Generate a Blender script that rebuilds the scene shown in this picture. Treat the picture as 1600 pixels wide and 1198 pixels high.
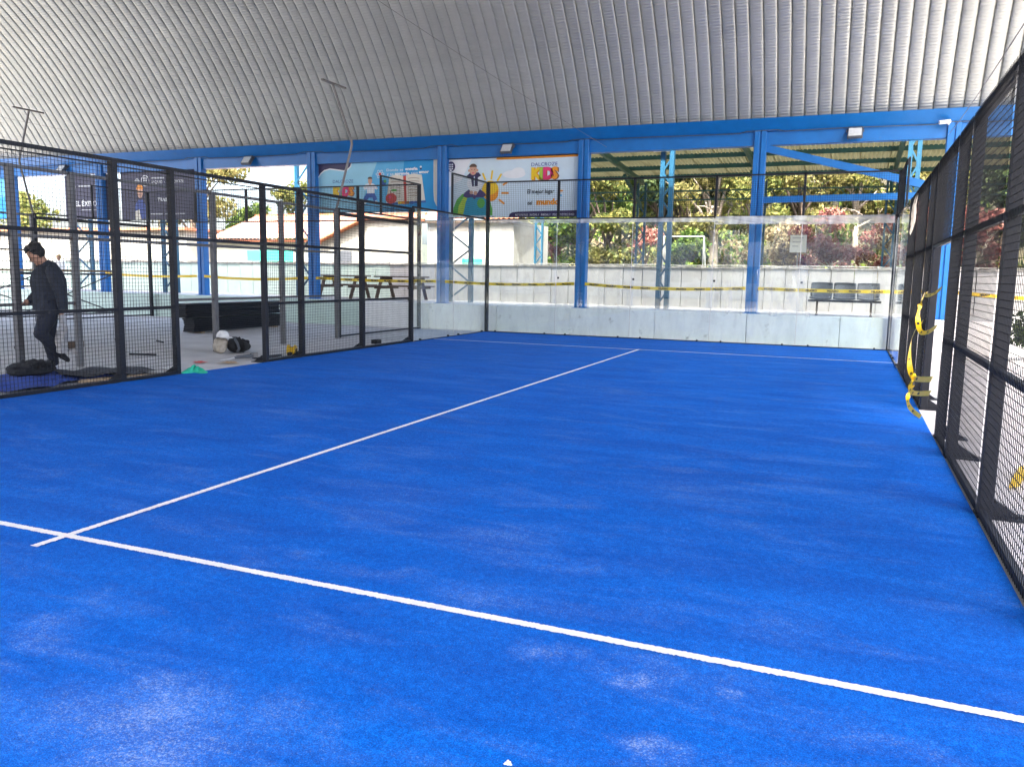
import bpy, bmesh, math, random
import numpy as np
from mathutils import Vector, Matrix
from mathutils.geometry import tessellate_polygon
R = math.radians
rng = random.Random(7)
nrng = np.random.default_rng(11)
sc = bpy.context.scene
for o in list(bpy.data.objects): bpy.data.objects.remove(o)

# ------------------------------------------------------------------ camera
cd = bpy.data.cameras.new('camera'); cam = bpy.data.objects.new('camera', cd); sc.collection.objects.link(cam)
yaw, pitch, roll = 0.390047, -0.133296, 0.018131
fw = Vector((-math.sin(yaw)*math.cos(pitch), math.cos(yaw)*math.cos(pitch), math.sin(pitch)))
r0 = Vector((math.cos(yaw), math.sin(yaw), 0)); u0 = r0.cross(fw)
rt = r0*math.cos(roll) + u0*math.sin(roll); up = rt.cross(fw)
M3 = Matrix((rt, up, -fw)).transposed()
cam.matrix_world = Matrix.Translation((4.1075, -10.178, 1.5628)) @ M3.to_4x4()
cd.sensor_fit = 'HORIZONTAL'; cd.sensor_width = 36; cd.lens = 36*1266.97/1600
cd.clip_start = 0.05; cd.clip_end = 2000
sc.camera = cam
# ------------------------------------------------------------------ sky and sun
SUN_EL, SUN_AZ = R(56), R(166)          # azimuth clockwise from +Y: behind the camera, to the right
w = bpy.data.worlds.new('World'); sc.world = w; w.use_nodes = True
nt = w.node_tree; bg = nt.nodes['Background']
sky = nt.nodes.new('ShaderNodeTexSky'); sky.sky_type = 'NISHITA'; sky.sun_disc = False
sky.sun_elevation = SUN_EL; sky.sun_rotation = SUN_AZ; sky.air_density = 0.8; sky.dust_density = 6.0; sky.ozone_density = 0.3; sky.altitude = 0
nt.links.new(sky.outputs[0], bg.inputs[0]); bg.inputs[1].default_value = 0.15
sd = bpy.data.lights.new('sun', 'SUN'); sd.energy = 2.0; sd.angle = R(0.6); sd.color = (1, 0.95, 0.87)
so = bpy.data.objects.new('sun', sd); sc.collection.objects.link(so)
sdir = Vector((math.sin(SUN_AZ)*math.cos(SUN_EL), math.cos(SUN_AZ)*math.cos(SUN_EL), math.sin(SUN_EL)))
so.rotation_euler = sdir.to_track_quat('Z', 'Y').to_euler(); so.location = (20, -30, 40)
sc.view_settings.view_transform = 'Standard'; sc.view_settings.look = 'None'
sc.view_settings.exposure = 3.3; sc.view_settings.gamma = 1.0
sc.render.engine = 'CYCLES'
cy = sc.cycles
cy.use_denoising = True
try: cy.denoiser = 'OPENIMAGEDENOISE'
except Exception: pass
cy.max_bounces = 8; cy.diffuse_bounces = 5; cy.glossy_bounces = 4; cy.transmission_bounces = 6; cy.transparent_max_bounces = 24
cy.caustics_reflective = False; cy.caustics_refractive = False
cy.sample_clamp_indirect = 6
try: cy.denoising_prefilter = 'ACCURATE'; cy.denoising_input_passes = 'RGB_ALBEDO_NORMAL'
except Exception: pass
cy.use_adaptive_sampling = True; cy.adaptive_threshold = 0.015

# ------------------------------------------------------------------ materials
MATS = {}
def newmat(name):
    m = bpy.data.materials.new(name); m.use_nodes = True; MATS[name] = m
    n = m.node_tree.nodes; return m, n, m.node_tree.links, n['Principled BSDF']
def ramp(n, stops):
    r = n.new('ShaderNodeValToRGB'); e = r.color_ramp.elements
    while len(e) < len(stops): e.new(0.5)
    for el, (p, c) in zip(e, stops): el.position = p; el.color = (*c, 1) if len(c) == 3 else c
    return r
def simple(name, col, rough=0.5, metal=0.0, var=0.12, scale=6.0, bump=0.0, bscale=60.0, spec=0.5, dirt=None):
    m, n, l, b = newmat(name)
    tc = n.new('ShaderNodeTexCoord'); nz = n.new('ShaderNodeTexNoise'); nz.inputs['Scale'].default_value = scale
    nz.inputs['Detail'].default_value = 6; nz.inputs['Roughness'].default_value = 0.65
    l.new(tc.outputs['Object'], nz.inputs['Vector'])
    lo = tuple(max(0, c*(1-var)) for c in col); hi = tuple(min(1, c*(1+var)) for c in col)
    rp = ramp(n, [(0.3, lo), (0.7, hi)]); l.new(nz.outputs['Fac'], rp.inputs[0])
    out = rp.outputs[0]
    if dirt:
        nd = n.new('ShaderNodeTexNoise'); nd.inputs['Scale'].default_value = dirt[1]; nd.inputs['Detail'].default_value = 8; nd.inputs['Roughness'].default_value = 0.7
        l.new(tc.outputs['Object'], nd.inputs['Vector'])
        rd = ramp(n, [(dirt[2], (0, 0, 0)), (dirt[2]+0.12, (1, 1, 1))]); l.new(nd.outputs['Fac'], rd.inputs[0])
        mx = n.new('ShaderNodeMix'); mx.data_type = 'RGBA'; mx.inputs['B'].default_value = (*dirt[0], 1)
        ml = n.new('ShaderNodeMath'); ml.operation = 'MULTIPLY'; ml.inputs[1].default_value = dirt[3]
        l.new(rd.outputs[0], ml.inputs[0]); l.new(ml.outputs[0], mx.inputs['Factor']); l.new(out, mx.inputs['A']); out = mx.outputs['Result']
    l.new(out, b.inputs['Base Color'])
    b.inputs['Roughness'].default_value = rough; b.inputs['Metallic'].default_value = metal
    b.inputs['Specular IOR Level'].default_value = spec
    if bump:
        nb = n.new('ShaderNodeTexNoise'); nb.inputs['Scale'].default_value = bscale; nb.inputs['Detail'].default_value = 4
        l.new(tc.outputs['Object'], nb.inputs['Vector'])
        bp = n.new('ShaderNodeBump'); bp.inputs['Strength'].default_value = bump; bp.inputs['Distance'].default_value = 0.02
        l.new(nb.outputs['Fac'], bp.inputs['Height']); l.new(bp.outputs[0], b.inputs['Normal'])
    return m
def leafmat(name, stops, trans=0.35):
    m, n, l, b = newmat(name)
    g = n.new('ShaderNodeNewGeometry'); rp = ramp(n, stops); l.new(g.outputs['Random Per Island'], rp.inputs[0])
    l.new(rp.outputs[0], b.inputs['Base Color']); b.inputs['Roughness'].default_value = 0.6; b.inputs['Specular IOR Level'].default_value = 0.2
    t = n.new('ShaderNodeBsdfTranslucent'); l.new(rp.outputs[0], t.inputs['Color'])
    mx = n.new('ShaderNodeMixShader'); mx.inputs[0].default_value = trans
    l.new(b.outputs[0], mx.inputs[1]); l.new(t.outputs[0], mx.inputs[2]); l.new(mx.outputs[0], n['Material Output'].inputs['Surface'])
    return m

simple('blue_paint', (0.004, 0.135, 0.42), 0.38, var=0.10, scale=3, dirt=((0.10, 0.16, 0.28), 5, 0.62, 0.5))
simple('teal_paint', (0.008, 0.075, 0.14), 0.45, var=0.15, scale=4, dirt=((0.12, 0.16, 0.18), 6, 0.6, 0.5))
simple('green_paint', (0.02, 0.09, 0.085), 0.5, var=0.2, scale=4)
simple('black_steel', (0.010, 0.012, 0.018), 0.45, var=0.3, scale=8, bump=0.05, bscale=200, spec=0.3)
simple('wire_black', (0.006, 0.007, 0.009), 0.5, var=0.1, spec=0.3)
simple('galv', (0.125, 0.125, 0.13), 0.5, metal=0.3, var=0.2, scale=9, dirt=((0.12, 0.09, 0.07), 7, 0.66, 0.6))
simple('weld_rust', (0.10, 0.05, 0.03), 0.8, var=0.4, scale=30)
simple('white_wall', (0.78, 0.775, 0.77), 0.75, var=0.06, scale=2.5, bump=0.08, bscale=25, dirt=((0.30, 0.29, 0.26), 3.6, 0.60, 0.8))
simple('panel_wall', (0.41, 0.41, 0.405), 0.7, var=0.10, scale=1.6, bump=0.1, bscale=18, dirt=((0.30, 0.28, 0.24), 2.4, 0.58, 0.7))
simple('mint_wall', (0.50, 0.62, 0.56), 0.75, var=0.07, scale=2.0, bump=0.08, bscale=25, dirt=((0.36, 0.38, 0.33), 2.6, 0.6, 0.7))
simple('wall_cap', (0.25, 0.245, 0.23), 0.9, var=0.45, scale=9, bump=0.4, bscale=25)
simple('ledge', (0.40, 0.40, 0.39), 0.85, var=0.15, scale=3)
simple('concrete', (0.47, 0.455, 0.445), 0.85, var=0.14, scale=1.3, bump=0.12, bscale=70, dirt=((0.25, 0.23, 0.21), 0.9, 0.58, 0.6))
simple('ground', (0.13, 0.11, 0.08), 0.95, var=0.3, scale=0.5, bump=0.3, bscale=6)
simple('grass_slope', (0.045, 0.04, 0.018), 0.95, var=0.5, scale=0.8, bump=0.6, bscale=5)
simple('stucco', (0.40, 0.385, 0.36), 0.9, var=0.06, scale=4, bump=0.6, bscale=14)
simple('blockwork', (0.34, 0.34, 0.30), 0.9, var=0.12, scale=2, bump=0.3, bscale=20)
simple('greygreen', (0.36, 0.39, 0.32), 0.85, var=0.12, scale=2, bump=0.2, bscale=14)
simple('terracotta', (0.46, 0.17, 0.09), 0.8, var=0.25, scale=5, bump=0.2, bscale=20)
simple('tile_pale', (0.40, 0.19, 0.13), 0.8, var=0.2, scale=5)
simple('bark', (0.10, 0.075, 0.055), 0.95, var=0.4, scale=8, bump=0.6, bscale=18)
simple('bark_pale', (0.30, 0.26, 0.21), 0.9, var=0.3, scale=8, bump=0.5, bscale=18)
simple('wood', (0.09, 0.06, 0.04), 0.75, var=0.3, scale=10, bump=0.2, bscale=40)
simple('plank', (0.36, 0.26, 0.16), 0.8, var=0.3, scale=10, bump=0.2, bscale=40)
simple('grey_plastic', (0.075, 0.085, 0.10), 0.45, var=0.12, scale=6)
simple('line_white', (0.88, 0.88, 0.86), 0.9, var=0.05, scale=60, bump=0.9, bscale=260)
simple('lamp_alu', (0.19, 0.18, 0.175), 0.5, metal=0.3, var=0.2)
simple('lamp_face', (0.62, 0.64, 0.62), 0.15, var=0.08, scale=12)
simple('white_plastic', (0.75, 0.75, 0.73), 0.4, var=0.05)
simple('tape_yellow', (0.78, 0.53, 0.015), 0.4, var=0.06, scale=5)
simple('ink_black', (0.012, 0.012, 0.012), 0.6, var=0.1)
simple('rag_green', (0.02, 0.42, 0.27), 0.85, var=0.25, scale=30)
simple('sign_green', (0.06, 0.62, 0.45), 0.5, var=0.04)
simple('yellow_tool', (0.72, 0.45, 0.01), 0.4, var=0.1)
simple('fabric_black', (0.008, 0.009, 0.012), 0.85, var=0.4, scale=25, bump=0.4, bscale=120)
simple('fabric_navy', (0.008, 0.012, 0.026), 0.8, var=0.35, scale=18, bump=0.3, bscale=60)
simple('jacket_grey', (0.014, 0.020, 0.034), 0.75, var=0.3, scale=14, bump=0.3, bscale=50)
simple('fabric_grey', (0.34, 0.34, 0.34), 0.9, var=0.3, scale=20, bump=0.4, bscale=60)
simple('fabric_white', (0.74, 0.74, 0.72), 0.9, var=0.08, scale=20)
simple('fabric_beige', (0.42, 0.37, 0.30), 0.9, var=0.3, scale=12)
simple('carpet_blue', (0.01, 0.05, 0.30), 0.95, var=0.25, scale=40, bump=0.5, bscale=200)
simple('carpet_back', (0.035, 0.038, 0.05), 0.95, var=0.4, scale=20, bump=0.5, bscale=100)
simple('skin', (0.42, 0.23, 0.15), 0.55, var=0.10, scale=20)
simple('hair', (0.008, 0.007, 0.007), 0.5, var=0.3, scale=60, bump=0.7, bscale=110)
simple('hair_fair', (0.42, 0.28, 0.10), 0.6, var=0.3, scale=60, bump=0.5, bscale=90)
simple('purple_cloth', (0.10, 0.08, 0.30), 0.85, var=0.2)
simple('net_grey', (0.5, 0.5, 0.5), 0.8, var=0.1)
# printed banner inks
for nm, c in dict(p_navy=(0.028, 0.022, 0.085), p_sky=(0.30, 0.62, 0.78), p_sky2=(0.11, 0.45, 0.74), p_blue=(0.012, 0.31, 0.66), p_white=(0.80, 0.82, 0.84), p_pale=(0.62, 0.75, 0.82),
                  p_yellow=(0.88, 0.58, 0.02), p_orange=(0.82, 0.30, 0.02), p_pink=(0.72, 0.04, 0.17), p_green=(0.10, 0.42, 0.07), p_lime=(0.42, 0.60, 0.06), p_teal=(0.02, 0.30, 0.45),
                  p_skin=(0.62, 0.36, 0.25), p_hair=(0.09, 0.05, 0.035), p_red=(0.60, 0.06, 0.045), p_cream=(0.76, 0.72, 0.62), p_grey=(0.45, 0.47, 0.50), p_purple=(0.06, 0.04, 0.16), p_denim=(0.03, 0.10, 0.36), p_brown=(0.25, 0.12, 0.06), p_dark=(0.030, 0.028, 0.070), p_royal=(0.03, 0.07, 0.30)).items():
    simple(nm, c, 0.5, var=0.05, scale=2)

def turf():
    m, n, l, b = newmat('turf')
    tc = n.new('ShaderNodeTexCoord')
    def noise(scale, det=5, rough=0.6, vec=None, dist=0):
        z = n.new('ShaderNodeTexNoise'); z.inputs['Scale'].default_value = scale; z.inputs['Detail'].default_value = det; z.inputs['Roughness'].default_value = rough; z.inputs['Distortion'].default_value = dist
        l.new(vec or tc.outputs['Object'], z.inputs['Vector']); return z.outputs['Fac']
    def math_(op, a, bb, clamp=False):
        q = n.new('ShaderNodeMath'); q.operation = op; q.use_clamp = clamp
        for i, v in enumerate((a, bb)):
            if isinstance(v, (int, float)): q.inputs[i].default_value = v
            else: l.new(v, q.inputs[i])
        return q.outputs[0]
    fine = noise(190, 3, 0.7); mid = noise(40, 3, 0.6); big = noise(0.9, 5, 0.6, dist=0.4)
    mp = n.new('ShaderNodeMapping'); mp.inputs['Scale'].default_value = (0.8, 3.0, 1); mp.inputs['Rotation'].default_value = (0, 0, 0.12)
    l.new(tc.outputs['Object'], mp.inputs['Vector']); streak = noise(0.9, 5, 0.6, mp.outputs[0], 0.6)
    f = math_('ADD', math_('MULTIPLY', fine, 0.75), math_('MULTIPLY', mid, 0.25))
    col = ramp(n, [(0.34, (0.0003, 0.036, 0.22)), (0.5, (0.0005, 0.093, 0.46)), (0.68, (0.002, 0.19, 0.76))]); l.new(f, col.inputs[0])
    # brushing of the pile: slightly lighter and darker drifts
    dr = ramp(n, [(0.36, (0.82, 0.84, 0.88)), (0.64, (1.14, 1.12, 1.07))]); l.new(streak, dr.inputs[0])
    mm = n.new('ShaderNodeMix'); mm.data_type = 'RGBA'; mm.blend_type = 'MULTIPLY'; mm.inputs['Factor'].default_value = 1
    l.new(col.outputs[0], mm.inputs['A']); l.new(dr.outputs[0], mm.inputs['B'])
    # pale silica sand left in the pile: blotches broken up by the fibres
    blot = noise(1.05, 6, 0.62, dist=0.5); sb = ramp(n, [(0.60, (0, 0, 0)), (0.80, (1, 1, 1))]); l.new(blot, sb.inputs[0])
    haze = ramp(n, [(0.42, (0, 0, 0)), (0.75, (0.07, 0.07, 0.07))]); l.new(big, haze.inputs[0])
    spots = None
    def spot(x, y, rad, s):
        nonlocal spots
        vm = n.new('ShaderNodeVectorMath'); vm.operation = 'DISTANCE'; vm.inputs[1].default_value = (x, y, 0.012)
        wv = n.new('ShaderNodeTexNoise'); wv.inputs['Scale'].default_value = 7.0; wv.inputs['Detail'].default_value = 4; l.new(tc.outputs['Object'], wv.inputs['Vector'])
        ad = n.new('ShaderNodeVectorMath'); ad.operation = 'MULTIPLY_ADD'; ad.inputs[1].default_value = (0.3, 0.3, 0); l.new(wv.outputs['Color'], ad.inputs[0])
        sh = n.new('ShaderNodeVectorMath'); sh.operation = 'SUBTRACT'; sh.inputs[1].default_value = (0.15, 0.15, 0)
        l.new(tc.outputs['Object'], sh.inputs[0]); l.new(sh.outputs[0], ad.inputs[2]); l.new(ad.outputs[0], vm.inputs[0])
        v = math_('MULTIPLY', math_('SUBTRACT', 1.0, math_('DIVIDE', vm.outputs['Value'], rad), True), s)
        spots = v if spots is None else math_('MAXIMUM', spots, v)
    for a in SPOTS: spot(a[0], a[1], a[2]*1.1, a[3]*0.55)
    g2 = noise(120, 3, 0.8)
    mp2 = n.new('ShaderNodeMapping'); mp2.inputs['Scale'].default_value = (0.7, 2.0, 1); mp2.inputs['Rotation'].default_value = (0, 0, -0.2); mp2.inputs['Location'].default_value = (3.1, 7.7, 0)
    l.new(tc.outputs['Object'], mp2.inputs['Vector']); drift = noise(1.5, 6, 0.68, mp2.outputs[0], 0.8)
    dfr = ramp(n, [(0.50, (0, 0, 0)), (0.74, (0.34, 0.34, 0.34))]); l.new(drift, dfr.inputs[0])
    amt = math_('ADD', math_('ADD', dfr.outputs[0], math_('ADD', math_('MULTIPLY', sb.outputs[0], 0.22), haze.outputs[0])), spots)
    s2 = math_('MULTIPLY', math_('MULTIPLY', math_('SUBTRACT', math_('ADD', g2, math_('MULTIPLY', amt, 0.36)), 0.63), 3.0, True), 0.75)
    s2 = math_('ADD', s2, math_('MULTIPLY', amt, 0.12), True)
    mx = n.new('ShaderNodeMix'); mx.data_type = 'RGBA'; mx.inputs['B'].default_value = (0.50, 0.60, 0.72, 1)
    l.new(s2, mx.inputs['Factor']); l.new(mm.outputs['Result'], mx.inputs['A'])
    l.new(mx.outputs['Result'], b.inputs['Base Color'])
    b.inputs['Roughness'].default_value = 0.75; b.inputs['Specular IOR Level'].default_value = 0.05
    b.inputs['Sheen Weight'].default_value = 0.04; b.inputs['Sheen Roughness'].default_value = 0.5; b.inputs['Sheen Tint'].default_value = (0.25, 0.5, 1, 1)
    bp = n.new('ShaderNodeBump'); bp.inputs['Strength'].default_value = 1.0; bp.inputs['Distance'].default_value = 0.012
    l.new(f, bp.inputs['Height']); l.new(bp.outputs[0], b.inputs['Normal'])
SPOTS = [(1.95, -8.18, 0.36, 0.95), (2.12, -8.36, 0.38, 0.85), (1.66, -8.28, 0.28, 0.55), (2.3, -8.0, 0.22, 0.5), (1.0, -7.85, 0.2, 0.5), (3.59, -7.66, 0.12, 1.0), (3.03, -7.15, 0.13, 0.75), (3.2, -7.12, 0.10, 0.5), (3.43, -7.25, 0.07, 0.7), (3.78, -7.2, 0.06, 0.7), (1.4, -6.62, 0.12, 0.5), (0.9, -7.5, 0.14, 0.35), (2.5, -6.8, 0.28, 0.3), (3.2, -4.3, 0.6, 0.25), (1.3, -5.4, 0.6, 0.22), (-1.8, -3.0, 0.9, 0.18), (1.0, 0.5, 1.0, 0.16), (-2.6, 2.0, 1.1, 0.15)]
turf()

def roofmat():
    m, n, l, b = newmat('roof_metal')
    tc = n.new('ShaderNodeTexCoord'); oi = n.new('ShaderNodeObjectInfo')
    nz = n.new('ShaderNodeTexNoise'); nz.inputs['Scale'].default_value = 1.4; nz.inputs['Detail'].default_value = 7; l.new(tc.outputs['Object'], nz.inputs['Vector'])
    ad = n.new('ShaderNodeMath'); ad.operation = 'MULTIPLY_ADD'; ad.inputs[1].default_value = 0.35; l.new(oi.outputs['Random'], ad.inputs[0]); l.new(nz.outputs['Fac'], ad.inputs[2])
    rp = ramp(n, [(0.35, (0.325, 0.340, 0.330)), (0.95, (0.41, 0.427, 0.414))]); l.new(ad.outputs[0], rp.inputs[0])
    l.new(rp.outputs[0], b.inputs['Base Color']); b.inputs['Metallic'].default_value = 0.45; b.inputs['Roughness'].default_value = 0.38
roofmat()
def glassmat(name, tint, dirt, lo=0.45):
    m, n, l, b = newmat(name)
    n.remove(b)
    t = n.new('ShaderNodeBsdfTransparent'); t.inputs[0].default_value = (*tint, 1)
    g = n.new('ShaderNodeBsdfGlossy'); g.inputs['Roughness'].default_value = 0.01; g.inputs[0].default_value = (1, 1, 1, 1)
    d = n.new('ShaderNodeBsdfDiffuse'); d.inputs[0].default_value = (0.75, 0.78, 0.78, 1)
    fr = n.new('ShaderNodeFresnel'); 
    ge = n.new('ShaderNodeNewGeometry'); io = n.new('ShaderNodeMapRange'); io.inputs['To Min'].default_value = 1.5; io.inputs['To Max'].default_value = 1/1.5
    l.new(ge.outputs['Backfacing'], io.inputs['Value']); l.new(io.outputs[0], fr.inputs['IOR'])
    m1 = n.new('ShaderNodeMixShader'); l.new(fr.outputs[0], m1.inputs[0]); l.new(t.outputs[0], m1.inputs[1]); l.new(g.outputs[0], m1.inputs[2])
    tc = n.new('ShaderNodeTexCoord'); mp = n.new('ShaderNodeMapping'); mp.inputs['Scale'].default_value = (3, 3, 0.9); l.new(tc.outputs['Object'], mp.inputs[0])
    nz = n.new('ShaderNodeTexNoise'); nz.inputs['Scale'].default_value = 1.4; nz.inputs['Detail'].default_value = 8; nz.inputs['Distortion'].default_value = 1.0; l.new(mp.outputs[0], nz.inputs['Vector'])
    rp = ramp(n, [(lo, (0, 0, 0)), (0.8, (dirt, dirt, dirt))]); l.new(nz.outputs['Fac'], rp.inputs[0])
    m2 = n.new('ShaderNodeMixShader'); l.new(rp.outputs[0], m2.inputs[0]); l.new(m1.outputs[0], m2.inputs[1]); l.new(d.outputs[0], m2.inputs[2])
    l.new(m2.outputs[0], n['Material Output'].inputs['Surface'])
glassmat('glass', (0.95, 0.985, 0.97), 0.06)
glassmat('film_pale', (0.9, 0.9, 0.88), 0.75, 0.1)
glassmat('film', (0.97, 0.975, 0.97), 0.30)
def sheetmat():
    m, n, l, b = newmat('translucent_sheet')
    tc = n.new('ShaderNodeTexCoord'); nz = n.new('ShaderNodeTexNoise'); nz.inputs['Scale'].default_value = 1.2; nz.inputs['Detail'].default_value = 6; l.new(tc.outputs['Object'], nz.inputs['Vector'])
    rp = ramp(n, [(0.3, (0.20, 0.20, 0.11)), (0.7, (0.30, 0.30, 0.19))]); l.new(nz.outputs['Fac'], rp.inputs[0])
    l.new(rp.outputs[0], b.inputs['Base Color']); b.inputs['Roughness'].default_value = 0.6
    t = n.new('ShaderNodeBsdfTranslucent'); l.new(rp.outputs[0], t.inputs[0])
    mx = n.new('ShaderNodeMixShader'); mx.inputs[0].default_value = 0.08; l.new(b.outputs[0], mx.inputs[1]); l.new(t.outputs[0], mx.inputs[2]); l.new(mx.outputs[0], n['Material Output'].inputs['Surface'])
sheetmat()
leafmat('leaf_olive', [(0.0, (0.05, 0.075, 0.018)), (0.5, (0.12, 0.14, 0.035)), (1.0, (0.26, 0.24, 0.07))])
leafmat('leaf_green', [(0.0, (0.03, 0.06, 0.015)), (0.5, (0.07, 0.13, 0.025)), (1.0, (0.20, 0.26, 0.05))])
leafmat('leaf_yellow', [(0.0, (0.07, 0.08, 0.02)), (0.5, (0.17, 0.16, 0.05)), (1.0, (0.28, 0.25, 0.10))])
leafmat('leaf_red', [(0.0, (0.13, 0.035, 0.03)), (0.5, (0.24, 0.085, 0.075)), (1.0, (0.30, 0.19, 0.14))])
leafmat('leaf_dark', [(0.0, (0.015, 0.03, 0.012)), (0.6, (0.035, 0.06, 0.02)), (1.0, (0.08, 0.11, 0.035))])
leafmat('leaf_dry', [(0.0, (0.14, 0.10, 0.06)), (0.5, (0.26, 0.20, 0.12)), (1.0, (0.36, 0.31, 0.19))])

# ------------------------------------------------------------------ mesh helpers
COL = sc.collection
class MB:
    def __init__(s, origin=(0, 0, 0)): s.v = []; s.f = []; s.o = Vector(origin); s.smooth = False
    def add(s, vs, fs):
        b = len(s.v); s.v += [tuple(Vector(v) - s.o) for v in vs]; s.f += [tuple(i + b for i in f) for f in fs]; return s
    def box(s, a, b):
        (x0, y0, z0), (x1, y1, z1) = a, b
        return s.add([(x0, y0, z0), (x1, y0, z0), (x1, y1, z0), (x0, y1, z0), (x0, y0, z1), (x1, y0, z1), (x1, y1, z1), (x0, y1, z1)],
                     [(0, 3, 2, 1), (4, 5, 6, 7), (0, 1, 5, 4), (1, 2, 6, 5), (2, 3, 7, 6), (3, 0, 4, 7)])
    def bbox(s, a, b, c=0.008):
        # box with chamfered edges
        a = Vector(a); b = Vector(b); m = (a + b)/2; h = (b - a)/2; vs = []; 
        c = min(c, h.x*0.9, h.y*0.9, h.z*0.9)
        bm = bmesh.new(); bmesh.ops.create_cube(bm, size=1, matrix=Matrix.Translation(m) @ Matrix.Diagonal((*(h*2), 1)))
        bmesh.ops.bevel(bm, geom=bm.edges[:], offset=c, segments=1, affect='EDGES')
        bm.verts.index_update(); s.add([v.co for v in bm.verts], [[v.index for v in f.verts] for f in bm.faces]); bm.free(); return s
    def bar(s, p, q, wd, ht=None, upv=(0, 0, 1)):
        # rectangular bar between two points
        p = Vector(p); q = Vector(q); d = (q - p).normalized(); ht = ht or wd
        u = Vector(upv)
        if abs(d.dot(u)) > 0.98: u = Vector((0, 1, 0))
        r = d.cross(u).normalized()*wd/2; t = r.cross(d).normalized()*ht/2
        vs = [e + a*r + b*t for e in (p, q) for a, b in ((-1, -1), (1, -1), (1, 1), (-1, 1))]
        return s.add(vs, [(0, 1, 2, 3), (7, 6, 5, 4), (0, 4, 5, 1), (1, 5, 6, 2), (2, 6, 7, 3), (3, 7, 4, 0)])
    def tube(s, pts, rad, n=8, caps=True):
        pts = [Vector(p) for p in pts]; rr = rad if isinstance(rad, (list, tuple)) else [rad]*len(pts)
        vs = []; fs = []; prev = None
        for i, p in enumerate(pts):
            d = (pts[min(i+1, len(pts)-1)] - pts[max(i-1, 0)]).normalized()
            u = Vector((0, 0, 1)) if abs(d.z) < 0.95 else Vector((0, 1, 0))
            if prev is not None: u = prev
            a = d.cross(u).normalized(); c = a.cross(d).normalized(); prev = c
            e = rr[i]; ex, ey = e if isinstance(e, (tuple, list)) else (e, e)
            for k in range(n):
                t = 2*math.pi*k/n; vs.append(p + a*math.cos(t)*ex + c*math.sin(t)*ey)
        for i in range(len(pts)-1):
            for k in range(n): fs.append((i*n+k, i*n+(k+1) % n, (i+1)*n+(k+1) % n, (i+1)*n+k))
        if caps: fs.append(tuple(range(n-1, -1, -1))); fs.append(tuple((len(pts)-1)*n+k for k in range(n)))
        return s.add(vs, fs)
    def ell(s, c, r, n=14, m=9, rot=None):
        c = Vector(c); vs = []; fs = []
        for j in range(m+1):
            ph = math.pi*j/m
            for k in range(n):
                t = 2*math.pi*k/n; v = Vector((r[0]*math.sin(ph)*math.cos(t), r[1]*math.sin(ph)*math.sin(t), r[2]*math.cos(ph)))
                vs.append(c + (rot @ v if rot else v))
        for j in range(m):
            for k in range(n): fs.append((j*n+k, (j+1)*n+k, (j+1)*n+(k+1) % n, j*n+(k+1) % n))
        return s.add(vs, fs)
    def prism(s, poly, d):
        # planar polygon (3d points) pushed by vector d
        n = len(poly); d = Vector(d); vs = [Vector(p) for p in poly]; vs = vs + [v + d for v in vs]
        tri = [tuple(t) for t in tessellate_polygon([[Vector(p) for p in poly]])]
        fs = tri + [tuple(i + n for i in reversed(t)) for t in tri] + [(i, (i+1) % n, n+(i+1) % n, n+i) for i in range(n)]
        return s.add(vs, fs)
    def flat(s, poly):
        tri = [tuple(t) for t in tessellate_polygon([[Vector(p) for p in poly]])]
        return s.add(poly, tri)
    def grid(s, fn, nu, nv):
        vs = [fn(i/nu, j/nv) for j in range(nv+1) for i in range(nu+1)]
        fs = [(j*(nu+1)+i, j*(nu+1)+i+1, (j+1)*(nu+1)+i+1, (j+1)*(nu+1)+i) for j in range(nv) for i in range(nu)]
        return s.add(vs, fs)
    def mesh(s, name, mat):
        me = bpy.data.meshes.new(name); me.from_pydata(s.v, [], s.f); me.materials.append(MATS[mat])
        if s.smooth: me.polygons.foreach_set('use_smooth', [True]*len(me.polygons))
        me.update(); return me
    def build(s, name, mat, parent=None, kind=None):
        o = bpy.data.objects.new(name, s.mesh(name, mat)); COL.objects.link(o)
        if parent: o.parent = parent
        else: o.location = s.o
        if kind: o['kind'] = kind
        return o
def inst(name, me, parent=None, loc=(0, 0, 0), rot=None, kind=None, scale=None):
    o = bpy.data.objects.new(name, me); COL.objects.link(o); o.parent = parent; o.location = loc
    if rot: o.rotation_euler = rot
    if scale: o.scale = scale
    if kind: o['kind'] = kind
    return o
def tag(o, label, cat=None, group=None, kind=None):
    if label: o['label'] = label
    if cat: o['category'] = cat
    if group: o['group'] = group
    if kind: o['kind'] = kind
    return o
def empty(name, loc, label=None, cat=None, group=None, rz=0):
    o = bpy.data.objects.new(name, None); COL.objects.link(o); o.location = loc; o.rotation_euler = (0, 0, rz); o.empty_display_size = 0.1
    return tag(o, label, cat, group)
def copy_tree(o, parent=None):
    c = o.copy(); COL.objects.link(c); c.parent = parent
    for ch in o.children: copy_tree(ch, c)
    return c
def baked(mb, name, mat, mods, parent=None):
    """mesh with modifiers applied (voxel remesh, smooth ...)"""
    o = mb.build(name + '_tmp', mat)
    o.location = (0, 0, 0)
    for typ, kw in mods:
        md = o.modifiers.new(typ, typ)
        for k, v in kw.items(): setattr(md, k, v)
    dg = bpy.context.evaluated_depsgraph_get(); dg.update()
    me = bpy.data.meshes.new_from_object(o.evaluated_get(dg)); old = o.data
    bpy.data.objects.remove(o); bpy.data.meshes.remove(old)
    me.name = name; me.polygons.foreach_set('use_smooth', [True]*len(me.polygons))
    if not me.materials: me.materials.append(MATS[mat])
    n = bpy.data.objects.new(name, me); COL.objects.link(n); n.parent = parent
    if not parent: n.location = mb.o
    return n

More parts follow.
